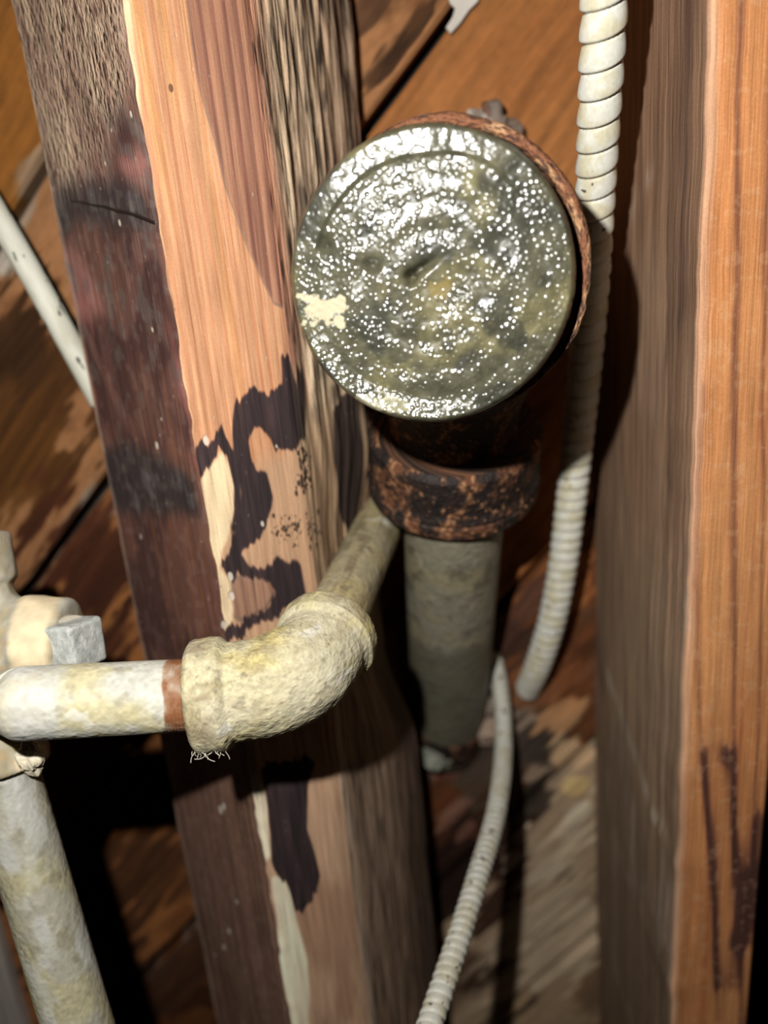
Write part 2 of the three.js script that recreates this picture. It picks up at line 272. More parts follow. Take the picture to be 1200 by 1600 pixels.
// red: black stain; green: pale sapwood; blue: reddish-brown
const joistMaskA = mask(MW, MH, additive((g) => {
  const K = '#f00', P = '#0f0', R = '#00f';
  fillOn(g, 1, [[368, 634], [380, 618], [398, 608], [418, 616], [440, 600], [438, 552], [452, 560], [470, 600], [468, 700], [432, 702], [424, 685], [414, 672], [396, 670], [388, 686], [392, 714], [400, 734], [418, 745], [427, 775], [425, 800], [410, 830], [395, 850], [384, 856], [374, 872], [366, 905], [346, 890], [356, 862], [369, 832], [376, 800], [377, 770], [372, 740], [366, 712], [364, 680]], K, 1);
  fillOn(g, 1, [[308, 700], [318, 694], [324, 700], [332, 684], [340, 684], [346, 664], [354, 690], [366, 706], [372, 740], [376, 790], [370, 826], [362, 840], [366, 800], [366, 765], [356, 715], [344, 702], [334, 712], [326, 734], [313, 748]], K, 1);
  fillOn(g, 1, [[345, 885], [372, 862], [386, 884], [402, 890], [440, 874], [470, 880], [478, 930], [462, 946], [430, 964], [404, 972], [380, 990], [352, 1010], [352, 988], [376, 972], [415, 954], [432, 922], [416, 904], [386, 904], [360, 892]], K, 2);
  fillOn(g, 1, [[408, 1195], [492, 1182], [482, 1230], [480, 1290], [492, 1330], [501, 1370], [491, 1400], [472, 1422], [462, 1424], [450, 1385], [426, 1352], [424, 1300], [419, 1260]], K, 1);
  fillOn(g, 2, [[520, 640], [548, 600], [560, 640], [566, 760], [556, 830], [545, 840], [530, 800], [524, 720]], '#c00', 3);
  fillOn(g, 2, [[462, 560], [480, 600], [478, 690], [464, 690]], '#900', 2);
  fillOn(g, 1, [[313, 752], [328, 724], [348, 706], [360, 730], [367, 770], [366, 806], [357, 838], [347, 862], [343, 890], [360, 905], [366, 950], [364, 985], [346, 990], [330, 900], [315, 800]], P, 1);
  fillOn(g, 1, [[384, 1200], [402, 1210], [416, 1240], [421, 1300], [424, 1340], [411, 1342], [398, 1280]], P, 1);
  fillOn(g, 1, [[424, 1372], [440, 1364], [456, 1400], [464, 1440], [481, 1500], [486, 1640], [456, 1640], [436, 1480]], P, 1);
  fillOn(g, 1, [[188, 0], [203, 0], [215, 100], [222, 200], [240, 300], [252, 420], [275, 520], [292, 600], [306, 700], [298, 700]], '#0d0', 1);
  fillOn(g, 1, [[288, -20], [392, -20], [414, 180], [430, 330], [446, 480], [428, 474], [410, 440], [378, 360], [350, 280], [330, 200], [310, 120]], R, 1);
  fillOn(g, 1, [[364, 900], [420, 905], [432, 922], [414, 952], [376, 970], [364, 960]], '#00c', 2);
}), 2);
// dark side - red: black band; green: grey-tan fibre; blue: mauve
const joistMaskB = mask(MW, MH, additive((g) => {
  fillOn(g, 0, [[84, 296], [112, 284], [160, 278], [212, 296], [238, 345], [243, 362], [182, 352], [120, 347], [106, 362], [96, 384], [86, 340]], '#d00', 4);
  fillOn(g, 0, [[160, 705], [200, 690], [240, 712], [302, 747], [314, 806], [240, 801], [190, 801], [166, 770]], '#f00', 4);
  fillOn(g, 0, [[150, 180], [196, 170], [222, 200], [215, 215], [180, 205]], '#700', 4);
  fillOn(g, 0, [[14, -40], [196, -40], [200, 60], [206, 130], [186, 190], [150, 240], [108, 300], [78, 296]], '#0f0', 9);
  fillOn(g, 0, [[78, 280], [110, 270], [180, 240], [170, 270], [120, 285], [90, 330]], '#080', 8);
  fillOn(g, 0, [[90, 376], [118, 388], [140, 430], [164, 486], [122, 505], [104, 450]], '#00f', 5);
  fillOn(g, 0, [[178, 250], [228, 228], [236, 296], [204, 284]], '#00e', 6);
  fillOn(g, 0, [[170, 20], [200, 30], [212, 130], [190, 120]], '#00a', 6);
}), 7);
const joistFlecks = mask(MW, MH, (g) => {
  const r = rng(5);
  for (const [f, x, y, s] of [[0, 205, 178, 3], [0, 187, 348, 3], [0, 245, 696, 4], [0, 175, 203, 2], [0, 155, 696, 3], [0, 238, 515, 2.5], [0, 130, 582, 3], [0, 115, 256, 2], [0, 165, 255, 2], [0, 252, 655, 2], [1, 322, 688, 5], [1, 410, 818, 3], [1, 432, 697, 2], [0, 350, 1260, 5], [0, 345, 1265, 6], [0, 370, 1410, 4], [0, 358, 1455, 5], [0, 350, 1480, 5], [0, 336, 1492, 3], [0, 295, 1200, 3], [1, 360, 900, 5], [1, 362, 930, 5], [1, 350, 975, 5], [0, 220, 838, 3]]) dab(g, f, x, y, s, '#fff');
  for (let i = 0; i < 220; i++) { const v = Math.floor(60 + r() * 120); g.fillStyle = `rgb(${v},${v},${v})`; g.beginPath(); g.ellipse(r() * MW * 0.66, r() * MH, 0.6 + r() * 1.2, 0.8 + r() * 2, 0, 0, 7); g.fill(); }
});
const joistPits = mask(MW, MH, (g) => {                  // checks and rot pits: real hollows
  g.strokeStyle = '#fff'; let last = null; [[112, 314, 0.6], [128, 316, 1], [145, 320, 1.6], [165, 323, 2.2], [182, 329, 2.8], [200, 332, 3.2], [218, 338, 3.6], [242, 348, 3.6]].forEach(([x, y, w]) => { const q = joistSpot(x, y, 0); if (last) { g.lineWidth = w; g.beginPath(); g.moveTo(last[0] * MW, last[1] * MH); g.lineTo(q[0] * MW, q[1] * MH); g.stroke(); } last = q; }); dab(g, 1, 267, 138, 3, '#999');
  const r = rng(9);
  for (let i = 0; i < 130; i++) { const x = 425 + r() * 75, y = 795 + (r() + r()) * 32; const f = x < 470 ? 1 : 2; dab(g, f, x + (r() - 0.5) * 8, y, 0.4 + r() * r() * 2.6, '#ddd'); }
  for (let i = 0; i < 46; i++) dab(g, r() < 0.5 ? 1 : 2, 462 + r() * 24, 700 + r() * 70, 0.8 + r() * 2.2, '#ddd');
});
function flankHeight(um, vm) { const w = fbm2(vm * 7, um * 30, 3) * 0.006; const a = fbm2((um + w) * 190, vm * 15, 4), b = n2((um + w) * 620, vm * 60); return a * 0.0026 + b * 0.0006; }
const joistWood = surface(1536, 2048, (u, v, o) => {
  const c3 = u * 3, f = Math.min(2, Math.floor(c3)), t = c3 - f, um = f * 0.3 + t * WIDTHS[f], vm = (S0 + v * (S1 - S0)) * JLEN;
  const jag = n2(um * 620, vm * 3) * 0.0042 + n2(um * 1500, vm * 8) * 0.002, du = n2(um * 90, vm * 60) * 0.0012;
  const mu = clamp(u + du * 3, f / 3 + 0.001, (f + 1) / 3 - 0.001), mv = v + jag * (f === 1 ? 1 : 0.6);
  const ring = n2((um + n2(vm * 4, um * 30) * 0.003) * 330, vm * 2.2), fine = n2(um * 1500, vm * 60), fib = fbm2(um * 500, vm * 40, 3), blot = fbm2(um * 40 + 7, vm * 22, 4), grit = n2(um * 2600, vm * 2600);
  let c, bump = 0.5 + ring * 0.06 + fine * 0.06 + fib * 0.1;
  const dark = joistMaskA(mu, mv, 0), pale = joistMaskA(mu, v + jag * 0.3, 1), red = joistMaskA(mu, v, 2);
  if (f === 0) {
    const k = joistMaskB(clamp(u + du * 5, 0, 0.332), v + jag * 0.8, 0), gtan = joistMaskB(clamp(u + du * 9, 0, 0.332), v + jag * 2, 1), mv2 = joistMaskB(clamp(u + du * 4, 0, 0.332), v, 2);
    const arc = n2(um * 26 + 3, vm * 16) * 3 + vm * 60 + Math.pow((um - 0.06) * 22, 2) * 2, aa = Math.sin(arc * 2.1); c = [122, 84, 72]; mix3(c, [78, 54, 50], step(-0.15, 0.3, blot)); mix3(c, [140, 100, 88], step(0.4, 0.95, aa) * step(0.42, 0.3, v) * 0.4);
    const streak = step(0.05, 0.5, Math.sin((um + n2(vm * 6, um * 25) * 0.006) * 700) * 0.5 + n2(um * 300, vm * 5) * 0.5); mix3(c, [146, 92, 60], streak * 0.42 * step(0.25, 0.38, v) * (1 - 0.55 * step(0.62, 0.72, v)));
    mix3(c, [146, 114, 94], step(0.58, 0.66, v) * 0.6); mix3(c, [170, 140, 118], step(0.12, 0.4, fbm2(um * 130, vm * 34 + 20, 4)) * 0.3 * step(0.7, 0.76, v));
    mix3(c, [170, 118, 108], mv2 * (0.85 + blot * 0.5)); mix3(c, [150, 92, 84], step(0.1, 0.42, fbm2(um * 55 + 17, vm * 26 + 3, 4)) * step(0.46, 0.3, v) * 0.6);
    const fuzz = fbm2(um * 700, vm * 330, 5), tuft = fbm2(um * 170 + 5, vm * 70, 4); mix3(c, [182, 156, 130], gtan * clamp(0.88 + fuzz * 0.35 + tuft * 0.6)); bump += gtan * (fuzz * 0.8 + tuft * 0.5);
    mix3(c, [60, 54, 54], k * 0.88); mix3(c, [120, 116, 114], k * step(0.1, 0.4, fbm2(um * 150, vm * 90 + 33, 4)) * 0.45);
    mul3(c, 1 + fine * 0.06 + ring * 0.1 + blot * 0.25 + grit * 0.05);
    mul3(c, 1 - 0.28 * gtan * step(0.15, 0.45, -fuzz)); mix3(c, [150, 98, 92], gtan * step(0.05, 0.4, fbm2(um * 90 + 40, vm * 40, 3)) * 0.14); mix3(c, [112, 106, 100], step(0.1, 0.4, fbm2(um * 180, vm * 120 + 9, 4)) * step(0.36, 0.28, v) * (1 - gtan) * 0.5);
    mix3(c, [196, 172, 150], step(0.045, 0.015, t) * (0.5 + fib * 0.4) + step(0.3, 0.5, n2(um * 260, vm * 260)) * 0.12);
  } else if (f === 1) {
    const gr = (um + n2(vm * 5, um * 40) * 0.0012 + n2(vm * 22, um * 90) * 0.0003) / 0.0044, saw = gr - Math.floor(gr), late = step(0.35, 0.86, saw) * step(1.0, 0.93, saw);
    c = [206, 152, 112]; mix3(c, [180, 116, 80], late * (0.55 + 0.3 * n2(Math.floor(gr) * 7.3, vm * 6))); mix3(c, [224, 172, 132], step(0.0, 0.45, blot) * 0.35); mix3(c, [214, 158, 92], step(0.45, 0.8, n2(Math.floor(gr) * 3.1 + 2, vm * 9)) * 0.35); bump += late * 0.05;
    mix3(c, [196, 138, 106], step(0.3, 0.6, n2(um * 900, vm * 500)) * 0.25);
    const low = step(0.365, 0.40, v + (t - 0.5) * 0.09 + blot * 0.03); mix3(c, [194, 156, 122], low * 0.85); mix3(c, [206, 168, 136], step(0.6, 0.64, v) * 0.8); mix3(c, [160, 118, 92], step(0.6, 0.64, v) * step(0.0, 0.4, fbm2(um * 60, vm * 20 + 8, 4)) * 0.5);
    mix3(c, [158, 112, 90], red * 0.7); mix3(c, [112, 70, 60], red * clamp(late * 0.6 + ring * 0.2 + step(0.2, 0.5, fbm2(um * 200, vm * 10, 3)) * 0.3)); mix3(c, [132, 110, 94], step(0.05, 0.4, red) * step(0.95, 0.5, red) * 0.7); bump += step(0.9, 0.3, red) * 0.3; mix3(c, v > 0.6 ? [250, 236, 204] : [240, 216, 174], clamp(pale * (0.9 + blot * 0.3)));
    const st = dark; mix3(c, [92, 56, 50], step(0.08, 0.45, st) * 0.6); mix3(c, [44, 34, 36], step(0.3, 0.8, st) * (0.9 + ring * 0.06)); mul3(c, 1 + st * fib * 0.4);
    mul3(c, 1 + fine * 0.07 + fib * 0.12 + grit * 0.04); bump -= pale * 0.05;
  } else {
    const h = flankHeight(um, vm) / 0.003, lo = step(0.50, 0.60, v), mid = step(0.28, 0.36, v) * (1 - lo);
    c = [182, 156, 128]; mix3(c, [96, 72, 56], step(0.05, -0.5, h)); mix3(c, [206, 184, 152], step(0.15, 0.5, fbm2(um * 120 + 3, vm * 22, 4) + h * 0.3) * (1 - step(0.3, 0.7, t)) * 0.85);
    mix3(c, [162, 108, 84], step(0.16, 0.0, t) * (1 - step(0.28, 0.34, v)) * 0.85);
    mix3(c, [128, 100, 80], step(0.35, 0.8, t) * 0.4);
    mix3(c, [192, 154, 116], mid * 0.6 * (1 - t * 0.5)); mix3(c, [142, 116, 96], lo * 0.75); mix3(c, [70, 54, 44], lo * step(0.55, 0.8, t) * 0.6);
    mix3(c, [206, 180, 156], lo * step(0.1, 0.03, t) * 0.7);
    mix3(c, [40, 30, 28], step(0.3, 0.6, dark) * 0.85);
    const chew = fbm2(um * 420, vm * 60, 4), rough = 1 - mid * 0.75 - lo * 0.55; mul3(c, 1 + fine * 0.1 + fib * 0.25 + chew * 0.4 * rough + grit * 0.06); bump += fib * 0.25 + chew * 0.5 * rough; mul3(c, 1 - 0.4 * step(0.16, 0.36, -chew) * rough);
  }
  const fl = joistFlecks(u, v), pit = joistPits(u, v);
  mix3(c, [226, 214, 196], fl * 0.9); bump += fl * 0.25; mix3(c, [40, 28, 22], pit * 0.85); bump -= pit * 0.5;
  o[0] = c[0]; o[1] = c[1]; o[2] = c[2]; o[3] = bump; o[4] = f === 0 ? 0.62 - clamp(blot) * 0.2 : 0.8;
}, { bump: 0.0016, rough: true, wrapS: THREE.ClampToEdgeWrapping, wrapT: THREE.MirroredRepeatWrapping });
{
  // columns round the section: faces finely, then the hidden back
  const cols = []; for (let i = 0; i <= 12; i++) cols.push(i / 12); for (let i = 1; i <= 12; i++) cols.push(1 + i / 12); for (let i = 1; i <= 70; i++) cols.push(2 + i / 70);
  const n = cols.length + 2, NV = 420, sAt = (v) => -0.55 + v * 2.1;
  const up = (p, dx) => { const q = p.clone(); q.x += dx; q.y = SUB + 0.001; return q; };
  const g = gridGeometry(n, NV, (u, v, p) => {
    const i = Math.round(u * n), s = sAt(v);
    if (i >= cols.length) { if (i === n) { p.copy(joistPoint(0, s)); return; } p.copy(i === cols.length ? up(joistPoint(3, s), -0.035) : up(joistPoint(0, s), 0.05)); return; }
    const c = cols[i]; p.copy(joistPoint(c, s));
    const f = Math.min(2, Math.floor(c)), t = c - f, um = (f === 2 ? 0.6 : 0.3 * f) + t * WIDTHS[f], vm = s * JLEN;
    if (c > 2) { const k = step(0, 0.22, c - 2), sp = 1 - step(0.30, 0.40, s) * 0.65; const h = flankHeight(um, vm) * k * sp * 1.5; p.y -= h * 0.8; p.x += h * 0.6; }
    else { p.y += 0.0006 * n2(um * 60, vm * 30) + 0.0008 * n2(vm * 9, f); }
    if (c === 0 || c === 1) { const w = 0.0007 * n2(vm * 60, c * 9 + 3) + 0.0006 * n2(vm * 190, c); p.x += w; p.y -= w; }
  }, (u, v, q) => { const i = Math.round(u * n); q[0] = i >= cols.length ? 0.99 : clamp(cols[i] / 3, 0.0005, 0.9995); q[1] = (sAt(v) - S0) / (S1 - S0); }, { caps: true });
  const m = mesh('joist', g, joistWood); tag(m, 'old stained joist with an orange front face, dark side and rough weathered flank', 'joist');
}

// ---------------------------------------------------------------- right joist
const frontY = CAM.y + 0.302, sideX = at(1060, 1300, 0.373).x;
const onFront = (px, py) => { const r = at(px, py, 1).sub(CAM); return r.multiplyScalar((frontY - CAM.y) / r.y).add(CAM); };
const onSide = (px, py) => { const r = at(px, py, 1).sub(CAM); return r.multiplyScalar((sideX - CAM.x) / r.x).add(CAM); };
const RZ0 = onFront(1095, -60).z, RZ1 = onFront(1050, 1660).z, JH = 0.1535, JW = 0.042;   // along z, from the picture's top to its bottom
const RU = JH + JW;                                      // texture u: side face (top to bottom edge), then the front face
const rightU = (p, front) => front ? (JH + (p.x - sideX)) / RU : (SUB - p.y) / RU;
const rightV = (p) => (p.z - RZ0) / (RZ1 - RZ0);
const rightMask = mask(768, 1536, additive((g) => {
  const path = (pts, front, w, style, blur = 0) => { g.strokeStyle = style; g.lineCap = 'round'; g.lineJoin = 'round'; g.lineWidth = w; g.filter = blur ? `blur(${blur}px)` : 'none'; g.beginPath(); pts.forEach(([x, y], i) => { const p = front ? onFront(x, y) : onSide(x, y), X = rightU(p, front) * 768, Y = rightV(p) * 1536; i ? g.lineTo(X, Y) : g.moveTo(X, Y); }); g.stroke(); g.filter = 'none'; };
  // red: dark grain and stain on the front
  path([[1158, -40], [1152, 300], [1146, 700], [1144, 900], [1147, 1150], [1153, 1300], [1164, 1480], [1170, 1660]], true, 11, '#b00', 3);
  path([[1096, 600], [1090, 720], [1085, 900], [1096, 1170], [1108, 1300], [1125, 1500], [1130, 1660]], true, 9, '#a00', 3);
  path([[1210, -40], [1200, 400], [1192, 800], [1190, 1100], [1186, 1350], [1176, 1480]], true, 8, '#b00', 2);
  path([[1240, -40], [1225, 400], [1215, 800], [1208, 1200]], true, 9, '#900', 3);
  path([[1120, 1160], [1132, 1190]], true, 22, '#700', 6); path([[1196, 1280], [1184, 1330], [1182, 1380]], true, 26, '#c00', 9); path([[1182, 1370], [1174, 1440], [1160, 1475]], true, 34, '#d00', 9); path([[1138, 1180], [1150, 1290], [1158, 1350], [1162, 1450], [1150, 1540]], true, 30, '#900', 7); path([[1100, 1180], [1112, 1300], [1122, 1420], [1128, 1540]], true, 24, '#800', 6);
  // green: pale scuffs
  path([[945, 1040], [975, 1130], [1000, 1200], [1020, 1270], [1040, 1300]], false, 20, '#0c0', 8); path([[980, 1370], [1010, 1390], [1030, 1440], [1048, 1480]], false, 19, '#0a0', 8);
  path([[940, 1400], [960, 1480], [975, 1600]], false, 15, '#060', 9); path([[1068, 930], [1072, 990]], false, 22, '#090', 8); path([[985, 330], [1020, 270]], false, 17, '#060', 8); path([[1050, 1250], [1052, 1330], [1046, 1420], [1050, 1590]], false, 15, '#0a0', 7);
  path([[1104, 30], [1108, 200], [1100, 330]], true, 8, '#080', 5); path([[1090, 600], [1084, 800], [1080, 900]], true, 5, '#0a0', 2); path([[1062, 1280], [1060, 1400], [1056, 1600]], true, 5, '#090', 3);
  // blue: dark streaks on the side
  path([[1075, -40], [1070, 150], [1066, 350], [1064, 480]], false, 41, '#00b', 11); path([[1050, 100], [1046, 330], [1040, 560]], false, 11, '#009', 7); path([[1060, 500], [1050, 680], [1044, 760]], false, 26, '#007', 10); path([[925, 830], [930, 950], [940, 1060]], false, 49, '#009', 12); path([[945, 1180], [940, 1300], [950, 1440]], false, 57, '#007', 13);
}), 3);
const rightWood = surface(1024, 2048, (u, v, o) => {
  const um = u * RU, vm = v * Math.abs(RZ1 - RZ0), front = um > JH, du = n2(um * 120, vm * 20) * 0.004;
  const mu = front ? clamp(u + du + fbm2(um * 120, vm * 22, 3) * 0.008, JH / RU + 0.001, 0.999) : clamp(u + du, 0, JH / RU - 0.001), mv = v + n2(um * 500, vm * 5) * 0.008;
  const a = rightMask(mu, mv, 0), p = rightMask(mu, mv, 1), b = rightMask(mu, mv, 2);
  const warp = n2(vm * 3, um * 12) * 0.004, ring = n2((um + warp) * (front ? 170 : 300), vm * 1.6), fine = n2(um * 1900, vm * 40), fib = fbm2(um * 480, vm * 26, 4), blot = fbm2(um * 26 + 31, vm * 9, 4), grit = n2(um * 2400, vm * 2400);
  let c, bump = 0.5 + fine * 0.07 + fib * 0.16 + ring * 0.04;
  if (front) {
    c = [206, 138, 86]; mix3(c, [176, 104, 64], step(0.05, 0.6, ring) * 0.5); mix3(c, [224, 160, 104], step(0.0, 0.4, blot) * 0.5); mix3(c, [220, 172, 140], step(0.006, 0.001, um - JH) * 0.7);
    mix3(c, [130, 78, 60], step(0.02, 0.9, a) * 0.7); mix3(c, [58, 38, 38], step(0.35, 1.1, a) * 0.75); mix3(c, [232, 196, 164], p * 0.7);
    mix3(c, [224, 180, 138], step(0.3, 0.7, fbm2(um * 300, vm * 300, 3) * 1.6) * 0.25);
    mul3(c, 1 + fine * 0.06 + fib * 0.12 + grit * 0.05);
  } else {
    c = [156, 122, 96]; mix3(c, [172, 146, 118], step(0.35, 0.6, v) * 0.75); mix3(c, [120, 90, 70], step(0.0, 0.5, ring) * 0.4); mix3(c, [172, 144, 118], step(0.05, 0.4, blot) * 0.45);
    mix3(c, [84, 64, 56], b * 0.75); mix3(c, [206, 192, 176], clamp(p * 1.6 * (0.5 + fib * 1.4)) * 0.8); mix3(c, [128, 108, 90], step(0.66, 0.84, v + (um - 0.08) * -0.8) * 0.4); mix3(c, [176, 156, 136], step(0.08, 0.4, fbm2(um * 60 + 4, vm * 14, 4)) * step(0.6, 0.8, v) * 0.6);
    mix3(c, [198, 150, 118], step(JH - 0.004, JH, um) * 0.6);
    mul3(c, 1 + fine * 0.09 + fib * 0.28 + grit * 0.06);
  }
  o[0] = c[0]; o[1] = c[1]; o[2] = c[2]; o[3] = bump;
}, { bump: 0.0012, wrapS: THREE.ClampToEdgeWrapping, params: { roughness: 0.72, specularIntensity: 0.4 } });
{
  const R = 0.0028, pr = [[sideX, SUB + 0.001, 0], [sideX, SUB - JH * 0.5, JH * 0.5]];
  for (let i = 0; i <= 6; i++) { const a = i / 6 * Math.PI / 2; pr.push([sideX + R - Math.cos(a) * R, frontY + R - Math.sin(a) * R, JH - R + i / 6 * 2 * R]); }
  pr.push([sideX + JW * 0.5, frontY, JH + JW * 0.5]);
  for (let i = 0; i <= 6; i++) { const a = i / 6 * Math.PI / 2; pr.push([sideX + JW - R + Math.sin(a) * R, frontY + R - Math.cos(a) * R, RU - 0.0005]); }
  pr.push([sideX + JW, SUB + 0.001, RU - 0.0005]); pr.push([sideX, SUB + 0.001, RU - 0.0005]);
  const z0 = RZ0 + 0.35, z1 = RZ1 - 0.35, n = pr.length - 1, NV = 200;
  const g = gridGeometry(n, NV, (u, v, p) => { const [x, y] = pr[Math.round(u * n)], z = z0 + (z1 - z0) * v; const w = (Math.round(u * n) >= 2 && Math.round(u * n) <= 8) ? 0.0008 * n2(z * 40, 3) + 0.0006 * n2(z * 150, 8) : 0; p.set(x + w + 0.001 * n2(z * 5, 1), y + w, z); }, (u, v, q) => { q[0] = pr[Math.round(u * n)][2] / RU; q[1] = (z0 + (z1 - z0) * v - RZ0) / (RZ1 - RZ0); }, { caps: true });
  const m = mesh('joist', g, rightWood); tag(m, 'straight joist with a streaked orange lower face beside the ribbed metal conduit', 'joist');
}
// ---------------------------------------------------------------- materials for metal
// a texture wrapped round a tube of radius R, length L; fn(x, y, z, angle, s, out)
function tubeSurface(w, h, R, L, fn, opt) { return surface(w, h, (u, v, o) => { const a = u * Math.PI * 2; fn(Math.cos(a) * R, Math.sin(a) * R, v * L, a, v * L, o); }, opt); }
function galvanised(base, stain, yellow, L, R, seed, extra) {
  return tubeSurface(512, 768, R, L, (x, y, z, a, s, o) => {
    const k = seed, b1 = fbm3(x * 60 + k, y * 60, z * 60, 4), b2 = fbm3(x * 160 + k, y * 160 + 5, z * 130, 4), b3 = n3(x * 700 + k, y * 700, z * 700), b4 = fbm3(x * 300, y * 300 + k, z * 300, 3);
    const c = [...base]; mix3(c, yellow, step(0.0, 0.35, b1)); mix3(c, stain, step(0.12, 0.42, b2) * 0.6 + step(0.25, 0.5, b4) * 0.25); mul3(c, 1 + b3 * 0.06 + b4 * 0.14);
    mix3(c, [236, 234, 226], step(0.36, 0.52, fbm3(x * 110 + 40, y * 110 + k, z * 90, 3)) * (R > 0.02 ? 0.15 : 0.6));
    o[3] = 0.5 + b2 * 0.3 + b4 * 0.3 + b3 * 0.1; o[4] = 0.62 + b2 * 0.3; if (extra) extra(x, y, z, a, s, c, o);
    o[0] = c[0]; o[1] = c[1]; o[2] = c[2];
  }, { bump: 0.0009, rough: true, params: { specularIntensity: 0.6 } });
}

// ---------------------------------------------------------------- water pipes on the left
const PR = 0.0134;
const inA = at(305, 1089, 0.289), corner = at(478, 1067, 0.2915), outB = at(612, 776, 0.450);
const dirIn = corner.clone().sub(inA).normalize(), dirOut = outB.clone().sub(corner).normalize();
// front pipe: from the elbow to the rounded turn at the picture's left edge
const frontEnd = at(34, 1096, 0.2795), frontL = frontEnd.distanceTo(inA) + 0.012;
const frontTex = galvanised([206, 204, 190], [168, 158, 130], [206, 196, 156], 0.12, PR, 3, (x, y, z, a, s, c, o) => {
  const e = frontL - 0.012 + PR * 0.75 - s - 0.0008 + n2(Math.cos(a) * 2 + 3, Math.sin(a) * 2) * 0.0012;        // distance from the elbow's mouth
  const t = step(0.0098, 0.0086, e) * step(-0.004, -0.002, e), w = step(0.0012, 0.0004, e + Math.cos(a) * 0.0006);
  mix3(c, [150, 98, 64], t * clamp(0.75 + fbm3(x * 260, y * 260, z * 260, 3) * 0.9)); mix3(c, [206, 206, 204], w * 0.75); o[3] += t * (Math.sin(s * 5200) * 0.16 - 0.1); mix3(c, [222, 220, 214], step(0.03, 0.015, s) * 0.5);
});
{
  const t = thing('water_pipe', 'short whitish galvanized water pipe with a rusty threaded ring before the elbow', 'pipe');
  const g = sweep(line(frontEnd.clone().addScaledVector(dirIn, -PR * 0.75), inA.clone().addScaledVector(dirIn, 0.012)), 120, 64, (s, a) => { const e = clamp(s / (PR * 0.75)); return PR * Math.sqrt(Math.max(0.0004, 1 - (1 - e) * (1 - e))) * (1 + 0.012 * fbm3(Math.cos(a) * 2, Math.sin(a) * 2, s * 120, 3)); }, { vLength: 0.12 });
  mesh('pipe_body', g, frontTex, t);
  const back = sweep(line(frontEnd.clone().addScaledVector(dirIn, 0.001), at(-4, 1098, 0.318)), 12, 40, () => PR * 0.94, { vLength: 0.12 });
  mesh('pipe_turn', back, frontTex, t);
}
// elbow
{
  const turn = 0.023, pts = [];
  const a0 = corner.clone().addScaledVector(dirIn, -turn), b0 = corner.clone().addScaledVector(dirOut, turn);
  const path = new THREE.CurvePath(); path.add(new THREE.LineCurve3(inA.clone().addScaledVector(dirIn, -0.001), a0)); path.add(new THREE.QuadraticBezierCurve3(a0, corner.clone().lerp(a0.clone().add(b0).multiplyScalar(0.5), 0.1), b0)); path.add(new THREE.LineCurve3(b0, b0.clone().addScaledVector(dirOut, 0.012)));
  path.arcLengthDivisions = 600; const L = path.getLength();
  const mat = galvanised([200, 190, 154], [160, 146, 108], [206, 190, 130], 0.12, 0.019, 11, (x, y, z, a, s, c, o) => {
    const f = n3(x * 1500, y * 1500, z * 1500); mul3(c, 1 + f * 0.08); o[3] += f * 0.12; o[4] = 0.9;
    mix3(c, [216, 208, 184], step(0.0, 0.3, fbm3(x * 40 + 9, y * 40, z * 40, 3)) * 0.4);
    const band = step(0.014, 0.006, s) + step(L - 0.012, L - 0.004, s); mix3(c, [150, 134, 106], clamp(band) * step(-0.1, 0.3, fbm3(x * 250, y * 250, z * 60, 3)) * 0.7);
    mul3(c, 1 - 0.16 * step(0.35, 0.75, fbm3(x * 500 + 4, y * 500, z * 500, 3) * 1.6));
  });
  const g = sweep(path, 200, 96, (s, a) => {
    const e = Math.min(s, L - s), bead = step(0.0155, 0.0115, s) * 0.0028 + step(L - 0.0135, L - 0.0095, s) * 0.0022, lip = Math.max(0, 1 - e / 0.0024); const r = 0.0186 + bead - lip * lip * 0.0022 + 0.0006 * step(0.02, 0.04, s) * step(L - 0.02, L - 0.03, s);
    return r + 0.0005 * fbm3(Math.cos(a) * 2.4, Math.sin(a) * 2.4, s * 110, 4) + 0.00025 * n3(Math.cos(a) * 14, Math.sin(a) * 14, s * 700);
  }, { vLength: 0.12 });
  const m = mesh('pipe_elbow', g, mat); tag(m, 'dusty cream pipe elbow turning from the short front pipe back under the floor', 'elbow');
}
// pipe going back from the elbow
{
  const mat = galvanised([172, 160, 128], [120, 108, 82], [182, 166, 122], 0.24, PR, 23, (x, y, z, a, s, c) => { const t = step(0.03, 0.018, s); mix3(c, [196, 172, 120], t * 0.6); mix3(c, [120, 104, 78], step(0.02, 0.3, fbm3(x * 260, y * 260, z * 20, 3)) * 0.5); });
  const m = mesh('water_pipe', sweep(line(corner.clone().addScaledVector(dirOut, 0.02), corner.clone().addScaledVector(dirOut, 0.205)), 90, 56, (s, a) => PR * 0.98 * (1 + 0.012 * fbm3(Math.cos(a) * 2, Math.sin(a) * 2, s * 100, 3)), { vLength: 0.24 }), mat);
  tag(m, 'olive-grey pipe slanting back from the elbow beside the stained joist', 'pipe');
}
